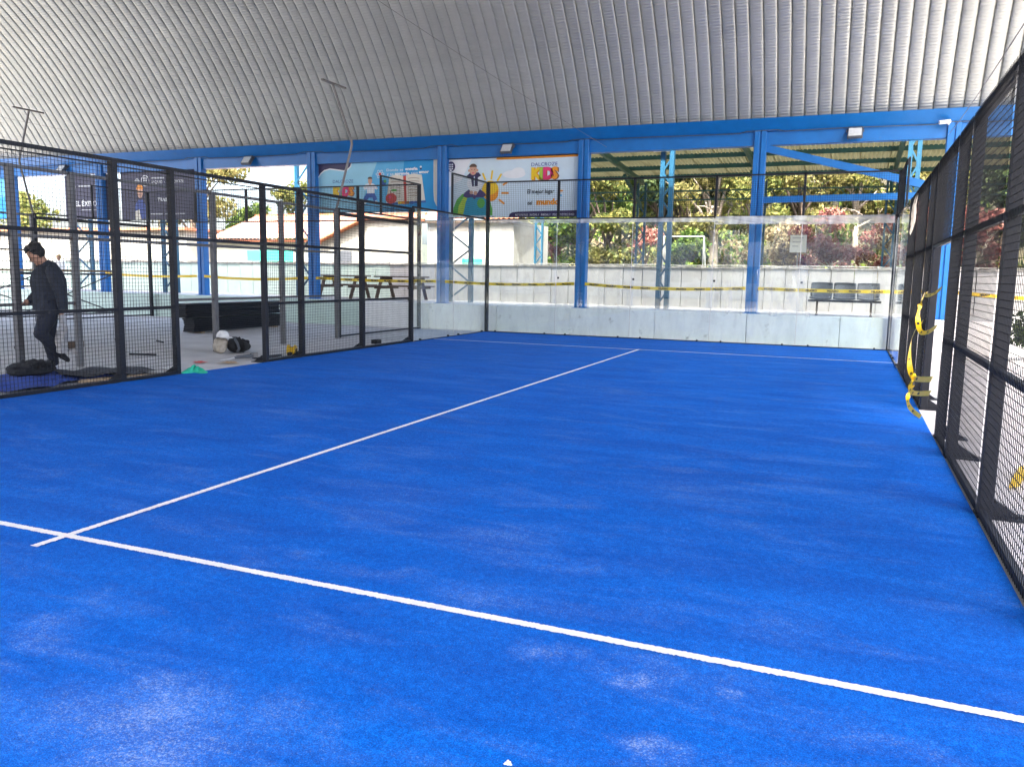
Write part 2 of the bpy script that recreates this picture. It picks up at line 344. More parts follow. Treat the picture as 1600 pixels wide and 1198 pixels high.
# ================================================================== SETTING
FL = 0.0
MB().grid(lambda u, v: (-400 + 800*u, -400 + 800*v, -0.05), 8, 8).build('ground', 'ground', kind='structure')
f = MB((0, 0, 0)).box((-32, -14.5, -0.04), (13, 10.3, -0.004)).build('concrete_floor', 'concrete', kind='structure')
turf_o = MB((0, 0, 0)).box((-4.99, -9.99, 0.0), (4.99, 9.97, 0.012)).build('court_turf', 'turf', kind='structure')
def ragged(p, q, wd, z=0.0165):
    p = Vector(p); q = Vector(q); L = (q-p).length; d = (q-p)/L; nrm = Vector((-d.y, d.x)); n = max(4, int(L/0.008)); m = MB()
    vs = []; fs = []
    for i in range(n+1):
        c = p + d*(L*i/n)
        for s in (-1, 1):
            e = c + nrm*s*(wd/2 + rng.gauss(0, 0.0022)); vs.append((e.x, e.y, z))
    for i in range(n): fs.append((2*i, 2*i+2, 2*i+3, 2*i+1))
    return m.add(vs, fs)
ragged((-4.97, -6.95), (4.97, -6.95), 0.052).build('service_line', 'line_white', turf_o)
ragged((-4.97, 6.95), (4.97, 6.95), 0.052).build('service_line', 'line_white', turf_o)
ragged((0, -7.16), (0, 7.0), 0.052, 0.0172).build('centre_line', 'line_white', turf_o)
# terrace beyond the court
MB().box((-40, 10.32, -0.04), (14, 13.6, 0.70)).build('terrace_floor', 'ledge', kind='structure')
MB().grid(lambda u, v: (-60 + 100*u, 13.75 + 60*v, 0.05 + 1.5*min(1, v*6)*max(0, min(1, (u*100-42)/20)) + 2.5*max(0, v-0.25)*max(0, min(1, (u*100-42)/20)) + 0.12*math.sin(u*60)*math.sin(v*40)), 60, 30).build('garden_ground', 'ground', kind='structure')
hs = MB(); hs.smooth = True
hs.grid(lambda u, v: (-14 + 70*u, 30 + 40*v, 1.6 + 9*math.sin(min(1, v*1.3)*math.pi/2) + 0.5*math.sin(u*37+v*9) + 0.3*math.sin(v*40+u*80)), 60, 30).build('hillside_terrain', 'grass_slope', kind='structure')

# terrace face: painted wall segments between the columns
COLX = [-24.7, -20.25, -15.8, -11.36, -6.87, -2.65, 1.85, 6.05]
tw = empty('terrace_wall', (0, 10.2, 0), 'low painted wall along the foot of the terrace behind the glass', 'wall')
ed = [-40, -35, -29.1] + COLX + [14]
for i in range(len(ed)-1):
    a, b = ed[i], ed[i+1]; k = max(1, round((b-a)/2.2)); 
    for j in range(k):
        x0 = a + (b-a)*j/k; x1 = a + (b-a)*(j+1)/k; h = 0.725 + 0.004*((i*3+j) % 3)
        MB((0, 10.2, 0)).bbox((x0+0.006, 10.18 + 0.003*((i+j) % 3), -0.02), (x1-0.006, 10.31, h), 0.006).build('wall_panel', 'mint_wall' if x1 < -7 else 'white_wall', tw)
# rear wall of slabs
rw = empty('rear_wall', (0, 13.6, 0), 'taller slab wall at the back of the terrace with a dirty top edge', 'wall')
x = -40.0; k = 0
while x < 14:
    wd = 0.56 + 0.03*rng.random(); zt = 1.80 + 0.012*rng.random() + 0.0025*(x+8)
    MB((0, 13.6, 0)).bbox((x+0.007, 13.58 + 0.012*rng.random(), 0.69), (x+wd-0.007, 13.70, zt), 0.008).build('wall_slab', 'mint_wall' if x < -10.5 else 'panel_wall', rw)
    MB((0, 13.6, 0)).bbox((x, 13.55, zt+0.002), (x+wd-0.004, 13.73, zt+0.05+0.02*rng.random()), 0.01).build('coping', 'wall_cap', rw)
    if k % 2 == 0: MB((0, 13.6, 0)).tube([(x, 13.56, zt-0.02), (x, 13.54, zt+0.04), (x, 13.58, zt+0.10)], 0.022, 6).build('clamp', 'wall_cap', rw)
    x += wd; k += 1
MB((0, 13.6, 0)).tube([(-40 + 0.9*i, 13.6, 1.90 + 0.0025*(-32 + 0.9*i) + 0.012*math.sin(i*2.1)) for i in range(61)], 0.013, 6).build('pipe', 'wall_cap', rw)

# ------------------------------------------------------------------ hall: roof, beams, columns
EY, EZ, SPAN, RISE = 11.0, 5.36, 24.0, 6.9
RAD = (SPAN*SPAN/4 + RISE*RISE)/(2*RISE); YC = EY - SPAN/2; ZC = EZ + RISE - RAD
a0 = math.atan2(EZ-ZC, EY-YC); a1 = math.pi - a0
def roof_panel_mesh():
    L = RAD*(a1-a0); pitch = 0.072; nseg = int(L/pitch)*4
    prof = [(-0.1527, 0.095), (-0.1490, 0.046), (-0.139, 0.020), (-0.115, 0.008), (-0.06, 0.002), (0, 0), (0.06, 0.002), (0.115, 0.008), (0.139, 0.020), (0.1490, 0.046), (0.1527, 0.095)]
    n = len(prof); P = np.array(prof)
    th = np.linspace(a0-0.002, a1+0.002, nseg+1)
    ph = 2*np.pi*np.arange(nseg+1)/4
    amp = np.array([0, 0.1, 0.7, 1, 1, 1, 1, 1, 0.7, 0.1, 0])*0.007
    rr = RAD + P[None, :, 1] + np.sin(ph)[:, None]*amp[None, :]
    X = np.broadcast_to(P[None, :, 0], rr.shape); Y = rr*np.cos(th)[:, None]; Z = rr*np.sin(th)[:, None]
    V = np.stack([X, Y, Z], -1).reshape(-1, 3)
    i = np.arange(nseg)[:, None]*n + np.arange(n-1)[None, :]
    F = np.stack([i, i+1, i+1+n, i+n], -1).reshape(-1, 4)
    me = bpy.data.meshes.new('roof_panel')
    me.vertices.add(len(V)); me.vertices.foreach_set('co', V.ravel())
    me.loops.add(F.size); me.loops.foreach_set('vertex_index', F.ravel())
    me.polygons.add(len(F)); me.polygons.foreach_set('loop_start', np.arange(0, F.size, 4)); me.polygons.foreach_set('loop_total', np.full(len(F), 4))
    me.polygons.foreach_set('use_smooth', np.ones(len(F), bool)); me.update(calc_edges=True); me.materials.append(MATS['roof_metal']); return me
roof = empty('arched_roof', (0, 0, 0), 'grey ribbed sheet metal vault arching over the whole court', 'roof')
rpm = roof_panel_mesh()
NX = int((9.6+26.3)/0.305)
for i in range(NX):
    inst('roof_panel', rpm, roof, (-26.3 + 0.305*i, YC, ZC), (0.0006*rng.uniform(-1, 1), 0, 0))
# eave beams, both long sides
def eave(y, s, lab):
    e = empty('eave_beam', (0, y, 4.8), lab, 'beam')
    o = (0, y, 4.8)
    m = MB(o)
    m.add([(-26.5, y - s*0.24, 5.40), (9.7, y - s*0.24, 5.40), (9.7, y - s*0.02, 5.12), (-26.5, y - s*0.02, 5.12), (-26.5, y + s*0.3, 5.40), (9.7, y + s*0.3, 5.40), (9.7, y + s*0.3, 5.12), (-26.5, y + s*0.3, 5.12)],
          [(0, 1, 2, 3), (0, 4, 5, 1), (3, 2, 6, 7), (4, 7, 6, 5), (0, 3, 7, 4), (1, 5, 6, 2)])
    m.build('gutter', 'blue_paint', e)
    MB(o).box((-26.5, min(y+s*0.02, y+s*0.28), 4.80), (9.7, max(y+s*0.02, y+s*0.28), 5.115)).build('beam', 'blue_paint', e)
    pts = []
    n = 200
    for i in range(n+1):
        xx = -26.4 + 35.8*i/n
        d = min(abs(xx-c) for c in COLX); pts.append((xx, y - s*0.055, 5.10 + (0.045 if d < 0.4 else 0.0) - 0.012*math.sin(xx*1.3)))
    MB(o).tube(pts, 0.011, 6).build('power_cable', 'grey_plastic', e)
eave(11.0, 1, 'long blue steel beam carrying the roof edge behind the court')
eave(-13.0, -1, 'long blue steel beam carrying the roof edge near the viewer')
def steel_column(x, y, z0, lab, grp):
    c = empty('steel_column', (x, y, z0), lab, 'column', grp); o = (x, y, z0)
    zt = 5.16
    # two channels back to back with a groove between and a flat web
    MB(o).bbox((x-0.145, y-0.02, z0), (x-0.018, y+0.22, zt), 0.012).build('channel', 'blue_paint', c)
    MB(o).bbox((x+0.018, y-0.02, z0), (x+0.145, y+0.22, zt), 0.012).build('channel', 'blue_paint', c)
    MB(o).box((x-0.02, y+0.015, z0), (x+0.02, y+0.2, zt-0.01)).build('web', 'blue_paint', c)
    MB(o).bbox((x-0.2, y-0.06, z0), (x+0.2, y+0.26, z0+0.015), 0.004).build('base_plate', 'blue_paint', c)
    return c
names = ['at the far left, past the pale blue banner', 'between the two dark banners', 'right of the dark banners', 'left of the blue book banner', 'between the book banner and the sun banner', 'right of the sun banner', 'with a long diagonal brace to its right', 'behind the right mesh fence, by the security camera']
for x, nm in zip(COLX, names): steel_column(x, 10.97, 0.70, 'blue steel column ' + nm, 'blue columns along the terrace')
for x in COLX: steel_column(x, -13.2, 0.0, 'blue steel column on the near side of the hall', 'blue columns behind the viewer')
# diagonal and tie on the right
b = empty('wall_brace', (1.99, 11.05, 3.4), 'blue diagonal brace with a level tie below it, right of the sun banner', 'brace')
MB((1.99, 11.05, 3.4)).bar((1.97, 11.08, 4.74), (6.0, 11.08, 3.66), 0.10, 0.17).build('diagonal', 'blue_paint', b)
MB((1.99, 11.05, 3.4)).bar((1.97, 11.08, 3.50), (6.0, 11.08, 3.54), 0.10, 0.15).build('tie', 'blue_paint', b)

def lattice(x, y, z0, z1, wd, dp, mat, lab, grp, step=0.42, ch=0.07, name='lattice_column'):
    c = empty(name, (x, y, z0), lab, 'column', grp); o = (x, y, z0)
    for sx in (-1, 1):
        MB(o).bar((x+sx*wd/2, y, z0), (x+sx*wd/2, y, z1), ch, dp, (0, 1, 0)).build('chord', mat, c)
    z = z0 + 0.1; s = 1
    me = MB((0, 0, 0)).bar((-wd/2, 0, 0), (wd/2, 0, step), 0.045, 0.045).mesh('lacing', mat)
    me2 = MB((0, 0, 0)).bar((wd/2, 0, 0), (-wd/2, 0, step), 0.045, 0.045).mesh('lacing', mat)
    while z + step < z1:
        inst('lacing', me if s > 0 else me2, c, (0, -dp*0.3, z - z0)); z += step; s = -s
    return c
LG = 'laced columns standing on the terrace'
lattice(-6.9, 12.3, 0.7, 5.2, 0.70, 0.12, 'teal_paint', 'wide teal laced column behind the sun banner, seen through the corner glass', LG, 0.5, 0.13)
lattice(-0.68, 12.3, 0.7, 5.0, 0.24, 0.16, 'teal_paint', 'teal laced column with a white box on its top', LG, 0.36, 0.12)
lattice(-12.65, 12.3, 0.7, 5.2, 0.5, 0.12, 'teal_paint', 'teal laced column left of the blue book banner', LG, 0.6, 0.12)
lattice(-18.45, 12.3, 0.7, 5.2, 0.6, 0.12, 'teal_paint', 'teal laced column behind the right dark banner', LG, 0.55, 0.12)
lattice(-22.7, 12.3, 0.7, 5.2, 0.8, 0.12, 'teal_paint', 'pale teal laced column behind the man', LG, 0.6, 0.12)
lattice(5.35, 12.3, 0.7, 5.3, 0.2, 0.12, 'teal_paint', 'teal laced column at the right end of the back mesh', LG, 0.4, 0.1)
jb = MB((-0.8, 12.15, 4.95)); jb.bbox((-1.08, 12.05, 4.93), (-0.6, 12.28, 5.10), 0.02).build('junction_box', 'white_plastic'); tag(bpy.data.objects['junction_box'], 'white box fixed on top of the teal laced column', 'box')

# lean-to shed behind, with translucent sheets
shed = empty('lean_to_roof', (2, 13, 5.4), 'yellowish translucent sheet lean-to roof on dark purlins beyond the terrace', 'roof'); so_ = Vector((2, 13, 5.4))
def sheet():
    m = MB(); m.smooth = True
    nx, ny = 56, 2; prof = []
    def fn(u, v):
        xx = -0.47 + 0.94*u; rib = 0.035*math.sin(2*math.pi*u*7)
        return (xx, 8.9*v, 0.55*(1-v) + rib)
    return m.grid(fn, nx, ny).mesh('roof_sheet', 'translucent_sheet')
shm = sheet()
for i in range(20): inst('roof_sheet', shm, shed, (-8.2 + 0.9*i, 0.2, 0.06 + 0.004*(i % 2)))
for yy in (13.3, 14.6, 16.3, 18.1, 19.9, 21.7):
    zz = 5.44 + 0.55*(1-(yy-13.2)/8.9)
    MB(so_).bar((-6.6, yy, zz-0.06), (11.3, yy, zz-0.06), 0.09, 0.15).build('purlin', 'green_paint', shed)
for xx in (-3.67, 0.85, 5.25, 9.7):
    MB(so_).bar((xx, 13.2, 5.76), (xx, 21.9, 5.22), 0.12, 0.18).build('rafter', 'green_paint', shed)
    MB(so_).bar((xx, 21.7, 4.3), (xx-0.15, 19.6, 5.25), 0.10, 0.12).build('knee_brace', 'green_paint', shed)
# light trusses along the far edge
MB(so_).bar((-6.6, 21.75, 4.86), (11.3, 21.75, 4.86), 0.05).build('truss_chord', 'green_paint', shed)
MB(so_).bar((-6.6, 21.75, 4.52), (11.3, 21.75, 4.52), 0.05).build('truss_chord', 'green_paint', shed)
tl = MB(so_)
for i in range(60):
    xa = -6.6 + 0.298*i; za, zb = (4.52, 4.86) if i % 2 else (4.86, 4.52); tl.bar((xa, 21.75, za), (xa+0.298, 21.75, zb), 0.03)
tl.build('truss_web', 'green_paint', shed, kind='stuff')
for i, (xx, nm) in enumerate(((-7.95, 'seen just left of the blue column, by the yellow foliage'), (-3.67, 'behind the middle of the back glass'), (0.85, 'hidden partly by the blue braced column'), (5.25, 'in front of the red shrubs'), (9.7, 'outside the right mesh fence'))):
    lattice(xx, 21.8, 0.3, 5.2, 0.30, 0.1, 'teal_paint', 'thin teal lean-to post ' + nm, 'lean-to posts', 0.4, 0.07, 'shed_post')

# ------------------------------------------------------------------ padel cages
def wire_panel(w_, h_, pitch=0.05, r=0.0020):
    """grid in local YZ plane, from (0,0) to (w_,h_)"""
    m = MB()
    n = int(round(w_/pitch)); k = int(round(h_/pitch))
    for i in range(1, n):
        y = w_*i/n; m.add([(-r, y-r, 0), (r, y-r, 0), (r, y+r, 0), (-r, y+r, 0), (-r, y-r, h_), (r, y-r, h_), (r, y+r, h_), (-r, y+r, h_)], [(0, 1, 5, 4), (1, 2, 6, 5), (2, 3, 7, 6), (3, 0, 4, 7)])
    for j in range(1, k):
        z = h_*j/k; a = r*2; m.add([(a-r, 0, z-r), (a+r, 0, z-r), (a+r, 0, z+r), (a-r, 0, z+r), (a-r, w_, z-r), (a+r, w_, z-r), (a+r, w_, z+r), (a-r, w_, z+r)], [(0, 1, 5, 4), (1, 2, 6, 5), (2, 3, 7, 6), (3, 0, 4, 7)])
    return m.mesh('wire_mesh', 'wire_black')
WP = {}
def wire(w_, h_):
    k = (round(w_, 3), round(h_, 3))
    if k not in WP: WP[k] = wire_panel(w_, h_)
    return WP[k]
def side_fence(X, s, lab, mat='black_steel', mesh=True, feet=True, name='mesh_fence', cat='fence'):
    """s=+1: posts stand on the +X side of the mesh"""
    e = empty(name, (X, 0, 0), lab, cat); o = (X, 0, 0)
    ya = [-6, -4, -2, -1, 1, 2, 4, 6]
    for y in ya:
        wy = 0.05 if abs(y) != 1 else 0.042
        p = MB(o).bbox((min(X+s*0.012, X+s*0.098), y-wy, 0), (max(X+s*0.012, X+s*0.098), y+wy, 3.0), 0.006).build('post', mat, e)
        if feet:
            MB(o).prism([(X+s*0.05, y-wy*0.8, 0.012), (X+s*0.28, y-wy*0.8, 0.012), (X+s*0.112, y-wy*0.8, 0.12)], (0, wy*1.6, 0)).build('foot', mat, p)
            MB(o).box((min(X+s*0.0, X+s*0.3), y-0.09, 0.0), (max(X+s*0.0, X+s*0.3), y+0.09, 0.012)).build('base_plate', mat, p)
        if mat == 'galv':
            for z in (1.0, 2.0): MB(o).bbox((min(X+s*0.005, X+s*0.06), y-0.056, z-0.035), (max(X+s*0.005, X+s*0.06), y+0.054, z+0.03), 0.015).build('weld', 'weld_rust', p)
    for a, b in zip(ya[:-1], ya[1:]):
        op = (a == -1)
        for z, hh in ((0.03, 0.05), (1.0, 0.045), (2.0, 0.05), (2.975, 0.05), (2.90, 0.014)):
            if op and z < 1.5: continue
            if mat == 'galv' and z in (2.90, 0.03): continue
            MB(o).box((min(X+s*0.012, X+s*0.052), a+0.045, z-hh/2), (max(X+s*0.012, X+s*0.052), b-0.045, z+hh/2)).build('rail', mat, e)
        if mesh:
            z0 = 2.0 if op else 0.02
            me = wire(b-a, 3.0-z0)
            inst('wire_mesh', me, e, (-0.0, a, z0), kind='stuff')
    return e
side_fence(-5.0, -1, 'black wire mesh fence with a doorway along the left side of the court')
side_fence(5.0, 1, 'black wire mesh fence close on the right with taped doorway')
side_fence(-7.1, 1, 'unpainted grey steel fence frame of the unfinished neighbouring court', 'galv', False, False, 'fence_frame')
side_fence(-17.1, -1, 'far unpainted grey steel fence frame beyond the black panel stack', 'galv', False, False, 'fence_frame')
def back_fence(x0, lab, glass, steps=True):
    """1 m mesh on top of the end wall at Y=10 plus the stepped side pieces"""
    X0, X1 = x0, x0 + 10; o = (x0+5, 10, 0)
    e = empty('end_fence', o, lab, 'fence'); 
    for x in (X0, X0+2, X0+4, X0+6, X0+8, X1):
        zb = 0.0 if x in (X0, X1) else 3.0; wd = 0.045 if x in (X0, X1) else 0.028
        MB(o).bbox((x-wd, 10.02, zb), (x+wd, 10.10, 4.0), 0.005).build('post', 'black_steel', e)
    for z in (3.02, 3.985):
        MB(o).box((X0, 10.02, z-0.018), (X1, 10.055, z+0.018)).build('rail', 'black_steel', e)
    for i in range(5):
        inst('wire_mesh', wire(2.0, 0.96), e, (X0+2*i - o[0], 10.015 - o[1], 3.02), (0, 0, -math.pi/2), kind='stuff')
    for X, s in ((X0, -1), (X1, 1)):
        xx = (min(X+s*0.015, X+s*0.055), max(X+s*0.015, X+s*0.055))
        MB(o).bbox((xx[0], 7.97, 3.0), (xx[1], 8.03, 4.0), 0.004).build('post', 'black_steel', e)
        MB(o).box((xx[0], 8.03, 3.965), (xx[1], 10.0, 4.0)).build('rail', 'black_steel', e)
        MB(o).box((xx[0], 6.05, 3.0), (xx[1], 10.0, 3.04)).build('rail', 'black_steel', e)
        MB(o).bbox((X+min(0, s*0.09), 6.02, 0.0) if glass is False else (xx[0], 6.06, 2.9), (X+max(0, s*0.09), 6.12, 3.02) if glass is False else (xx[1], 6.10, 3.0), 0.004).build('post', 'black_steel', e)
        if not glass: MB(o).box((xx[0], 6.12, 2.86), (xx[1], 10.0, 2.94)).build('rail', 'black_steel', e)
        if not glass: MB(o).box((xx[0], 6.05, 0.02), (xx[1], 10.0, 0.06)).build('rail', 'black_steel', e)
        inst('wire_mesh', wire(2.0, 0.96), e, (X - o[0], 8.0 - o[1], 3.02), kind='stuff')
    return e
back_fence(-5.0, 'strip of black mesh fence above the far glass wall with raised corner ends', True)
back_fence(-17.1, 'black mesh end fence of the unfinished neighbouring court', False)
# the wire panels of the end fence run along -Y locally when turned: local +Y maps to +X
# dark fine-mesh windbreak on the right step end
MB((5.0, 9, 3)).box((4.985, 8.05, 3.06), (4.992, 9.98, 3.94)).build('shade_panel', 'fabric_black'); tag(bpy.data.objects['shade_panel'], 'black sheet panel edge on above the right end of the glass', 'panel')
# glass
def glass_wall(o, axis, c, lo, n, lab):
    e = empty('glass_wall', o, lab, 'glass wall')
    for i in range(n):
        a = lo + 2*i + 0.008; b = lo + 2*i + 1.992
        if axis == 'x':
            p = MB(o).bbox((a, c, 0.03), (b, c+0.012, 2.985), 0.003).build('pane', 'glass', e)
            MB(o).box((b+0.001, c-0.001, 0.05), (b+0.015, c+0.013, 2.98)).build('joint', 'net_grey', e)
            for q in (a+0.28, b-0.28): MB(o).bbox((q-0.018, c-0.02, 0.0), (q+0.018, c+0.03, 0.06), 0.005).build('clip', 'black_steel', p)
            for z in (1.5, 2.9):
                MB(o).bbox((a+0.03, c-0.01, z-0.025), (a+0.08, c-0.001, z+0.025), 0.004).build('clip', 'black_steel', p)
        else:
            p = MB(o).bbox((c, a, 0.03), (c+0.012, b, 2.985), 0.003).build('pane', 'glass', e)
            MB(o).box((c-0.001, b+0.001, 0.05), (c+0.013, b+0.015, 2.98)).build('joint', 'net_grey', e)
            for q in (a+0.28, b-0.28): MB(o).bbox((c-0.02, q-0.018, 0.0), (c+0.032, q+0.018, 0.06), 0.005).build('clip', 'black_steel', p)
    return e
gw = glass_wall((0, 10, 0), 'x', 9.995, -5.0, 5, 'clear glass end wall of five tall panes at the far end of the court')
MB((0, 10, 0)).box((-4.99, 9.975, 0.0), (4.99, 9.994, 0.035)).build('sill', 'black_steel', gw)
gl = glass_wall((-5, 8, 0), 'y', -5.008, 6.05, 2, 'clear glass side wall of two panes at the far left corner')
MB((-5, 8, 0)).box((-4.996, 6.05, 0.0), (-4.98, 9.97, 0.03)).build('sill', 'black_steel', gl)
gr = glass_wall((5, 8, 0), 'y', 4.996, 6.05, 2, 'clear glass side wall of two panes at the far right corner')
MB((5, 8, 0)).box((4.98, 6.05, 0.0), (4.996, 9.97, 0.03)).build('sill', 'black_steel', gr)
# protective film left on the panes
def film(name, x0, x1, z0, z1, lab, amp=0.02, seed=0):
    rr = random.Random(seed); ph = [rr.uniform(0, 6) for _ in range(6)]
    m = MB((x0, 9.95, z0)); m.smooth = True
    def fn(u, v):
        zb = z0 + (z1-z0)*v; e = 0.05*math.sin(u*9+ph[0])*(1-v)*(z1-z0)
        y = 9.955 - amp*(1 + math.sin(u*23+ph[1]+3*v) * math.sin(v*5+ph[2]) + 0.5*math.sin(u*61+v*17+ph[3]))*0.8
        return (x0 + (x1-x0)*u, y, zb + e)
    m.grid(fn, 40, 14)
    return tag(m.build(name, 'film_pale' if z0 > 2 else 'film'), lab, 'plastic film')
film('protective_film', -4.9, 1.0, 2.90, 3.0, 'crinkled clear film strip along the top of the left glass panes', 0.015, 1)
film('protective_film', 1.02, 4.93, 2.84, 3.03, 'crinkled clear film strip along the top of the right glass panes', 0.02, 2)
film('protective_film', 1.1, 1.75, 0.75, 2.7, 'loose wrinkled clear film hanging in front of the blue braced column', 0.03, 3)
film('protective_film', 2.05, 3.3, 0.75, 1.9, 'loose wrinkled clear film hanging left of the three grey seats', 0.03, 4)

# ------------------------------------------------------------------ court lights
def court_light(x, y, s, lab):
    e = empty('court_light', (x, y, 2.9), lab, 'light pole', 'lights of the neighbouring court'); o = (x, y, 2.9)
    MB(o).tube([(x, y, 2.9), (x + s*0.10, y, 3.2), (x + s*0.45, y, 4.36), (x + s*0.47, y, 4.46), (x + s*0.45, y, 4.56), (x - s*0.03, y, 5.80)], 0.028, 8).build('pole', 'lamp_alu', e)
    MB(o).bbox((x - 0.035, y-0.46, 5.785), (x+0.035, y+0.46, 5.825), 0.008).build('crossbar', 'lamp_alu', e)
court_light(-7.1, 6.05, 1, 'bent grey light pole in front of the blue book banner')
court_light(-17.1, 6.05, -1, 'grey light pole with crossbar at the far left')
def floodlight(x, lab, cat='floodlight'):
    e = empty(cat, (x, 10.9, 5.0), lab, 'floodlight', 'floodlights on the roof beam'); o = Vector((x, 10.9, 5.0))
    t = Matrix.Rotation(R(-38), 4, 'X')
    def tf(mb):
        mb.v = [tuple(t @ Vector(v)) for v in mb.v]; return mb
    tf(MB().bbox((-0.17, -0.05, -0.20), (0.17, 0.03, 0.14), 0.015)).build('housing', 'grey_plastic', e)
    tf(MB().bbox((-0.14, -0.058, -0.175), (0.14, -0.051, 0.075), 0.003)).build('lens', 'lamp_face', e)
    for i in range(6): tf(MB().box((-0.15+0.055*i, 0.031, -0.17), (-0.14+0.055*i, 0.075, 0.12))).build('fin', 'lamp_alu', e)
    MB().bar((-0.185, -0.01, 0), (-0.185, 0.1, 0.06), 0.02).bar((0.185, -0.01, 0), (0.185, 0.1, 0.06), 0.02).bar((-0.19, 0.1, 0.06), (0.19, 0.1, 0.06), 0.02).build('bracket', 'lamp_alu', e)
floodlight(-21.9, 'floodlight on the roof beam at the far left above the dark banner')
floodlight(-13.71, 'floodlight on the roof beam between the dark and the blue banner')
floodlight(-4.82, 'floodlight on the roof beam above the sun banner')
floodlight(3.98, 'floodlight on the roof beam at the right above the lean-to')
e = empty('security_camera', (5.85, 10.93, 5.1), 'small white security camera on the roof beam', 'camera')
MB().tube([(-0.14, -0.16, 0.0), (0.08, -0.08, 0.03)], 0.045, 10).build('body', 'white_plastic', e)
MB().tube([(0.04, -0.08, 0.02), (0.06, -0.0, -0.03)], 0.015, 6).build('bracket', 'white_plastic', e)
def cable(p, q, sag, lab):
    p = Vector(p); q = Vector(q); m = MB(p)
    m.tube([p.lerp(q, t/24) + Vector((0, 0, -sag*4*(t/24)*(1-t/24))) for t in range(25)], 0.005, 5)
    return tag(m.build('hanging_cable', 'lamp_alu'), lab, 'cable')
cable((-25.0, 9.5, 7.0), (-15.26, 10.85, 5.35), 0.15, 'thin cable under the roof at the far left')
cable((-9.0, 5.0, 9.6), (-2.0, 10.9, 4.9), 0.1, 'thin cable across the middle of the roof down to the sun banner')
cable((5.1, -3.6, 3.35), (5.92, 10.9, 4.85), 0.05, 'thin cable above the right mesh fence')

# ------------------------------------------------------------------ printed banners
def text_mesh(txt, size, bold=0.0, name='lettering', mat='p_white', shear=0.0, sx=1.0):
    cu = bpy.data.curves.new(name, 'FONT'); cu.body = txt; cu.size = size; cu.offset = bold; cu.shear = shear; cu.resolution_u = 2
    o = bpy.data.objects.new(name + '_tmp', cu); COL.objects.link(o)
    dg = bpy.context.evaluated_depsgraph_get(); dg.update()
    me = bpy.data.meshes.new_from_object(o.evaluated_get(dg)); bpy.data.objects.remove(o); bpy.data.curves.remove(cu)
    me.name = name; me.materials.clear(); me.materials.append(MATS[mat])
    n = len(me.vertices); co = np.zeros(n*3); me.vertices.foreach_get('co', co); co = co.reshape(-1, 3)
    co[:, 0] *= sx
    wd = co[:, 0].max() - co[:, 0].min() if n else 0
    co[:, 0] -= co[:, 0].min() if n else 0
    me.vertices.foreach_set('co', co.ravel()); me.update()
    return me, wd
class Banner:
    """flat print: u right, v down, both 0..1 over the sheet; layers stand 2 mm apart"""
    def __init__(s, x0, x1, z0, z1, y, base, label, name='banner'):
        s.x0, s.W, s.z1, s.H, s.y = x0, x1-x0, z1, z1-z0, y
        s.e = empty(name, (x0, y, z0), label, 'banner'); s.o = Vector((x0, y, z0)); s.n = 0
        MB(s.o).box((x0, y, z0), (x1, y+0.012, z1)).build('sheet', base, s.e)
        fr = MB(s.o)
        for a, b in (((x0-.02, y+.014, z0-.02), (x1+.02, y+.05, z0+.03)), ((x0-.02, y+.014, z1-.03), (x1+.02, y+.05, z1+.02))): fr.box(a, b)
        fr.build('batten', 'black_steel', s.e)
    def p(s, u, v, l): return (s.x0 + u*s.W, s.y - 0.002*l, s.z1 - v*s.H)
    def poly(s, pts, mat, l=1, name='print'):
        return MB(s.o).flat([s.p(u, v, l) for u, v in pts]).build(name, mat, s.e)
    def ell(s, u, v, ru, rv, mat, l=1, n=28, a0=0, a1=2*math.pi, name='print'):
        full = abs(a1-a0-2*math.pi) < 1e-6
        pts = [(u + ru*math.cos(a0+(a1-a0)*i/(n if full else n-1)), v - rv*math.sin(a0+(a1-a0)*i/(n if full else n-1))) for i in range(n)]
        return s.poly(pts, mat, l, name)
    def stroke(s, pts, wd, mat, l=1):
        m = MB(s.o); P = [Vector((s.x0+u*s.W, s.z1-v*s.H)) for u, v in pts]; L = []; Rr = []
        for i, q in enumerate(P):
            d = (P[min(i+1, len(P)-1)] - P[max(i-1, 0)]).normalized(); nn = Vector((-d.y, d.x))*wd/2
            L.append(q+nn); Rr.append(q-nn)
        vs = [(a.x, s.y-0.002*l, a.y) for a in L] + [(a.x, s.y-0.002*l, a.y) for a in Rr]; k = len(P)
        return m.add(vs, [(i, i+1, k+i+1, k+i) for i in range(k-1)]).build('print', mat, s.e)
    def text(s, txt, u, v, size, mat, l=3, bold=0.0, shear=0.0, fit=None, rot=0.0):
        """baseline-left at (u,v); size = letter height in metres; fit = width as a share of the sheet"""
        me, wd = text_mesh(txt, size*1.4, bold, 'lettering', mat, shear)
        sx = (fit*s.W/wd) if fit else 1.0
        q = Vector(s.p(u, v, l)) - s.o
        o = inst('lettering', me, s.e, q, (math.pi/2, -rot, 0), scale=(sx, 1, 1), kind='stuff'); return o

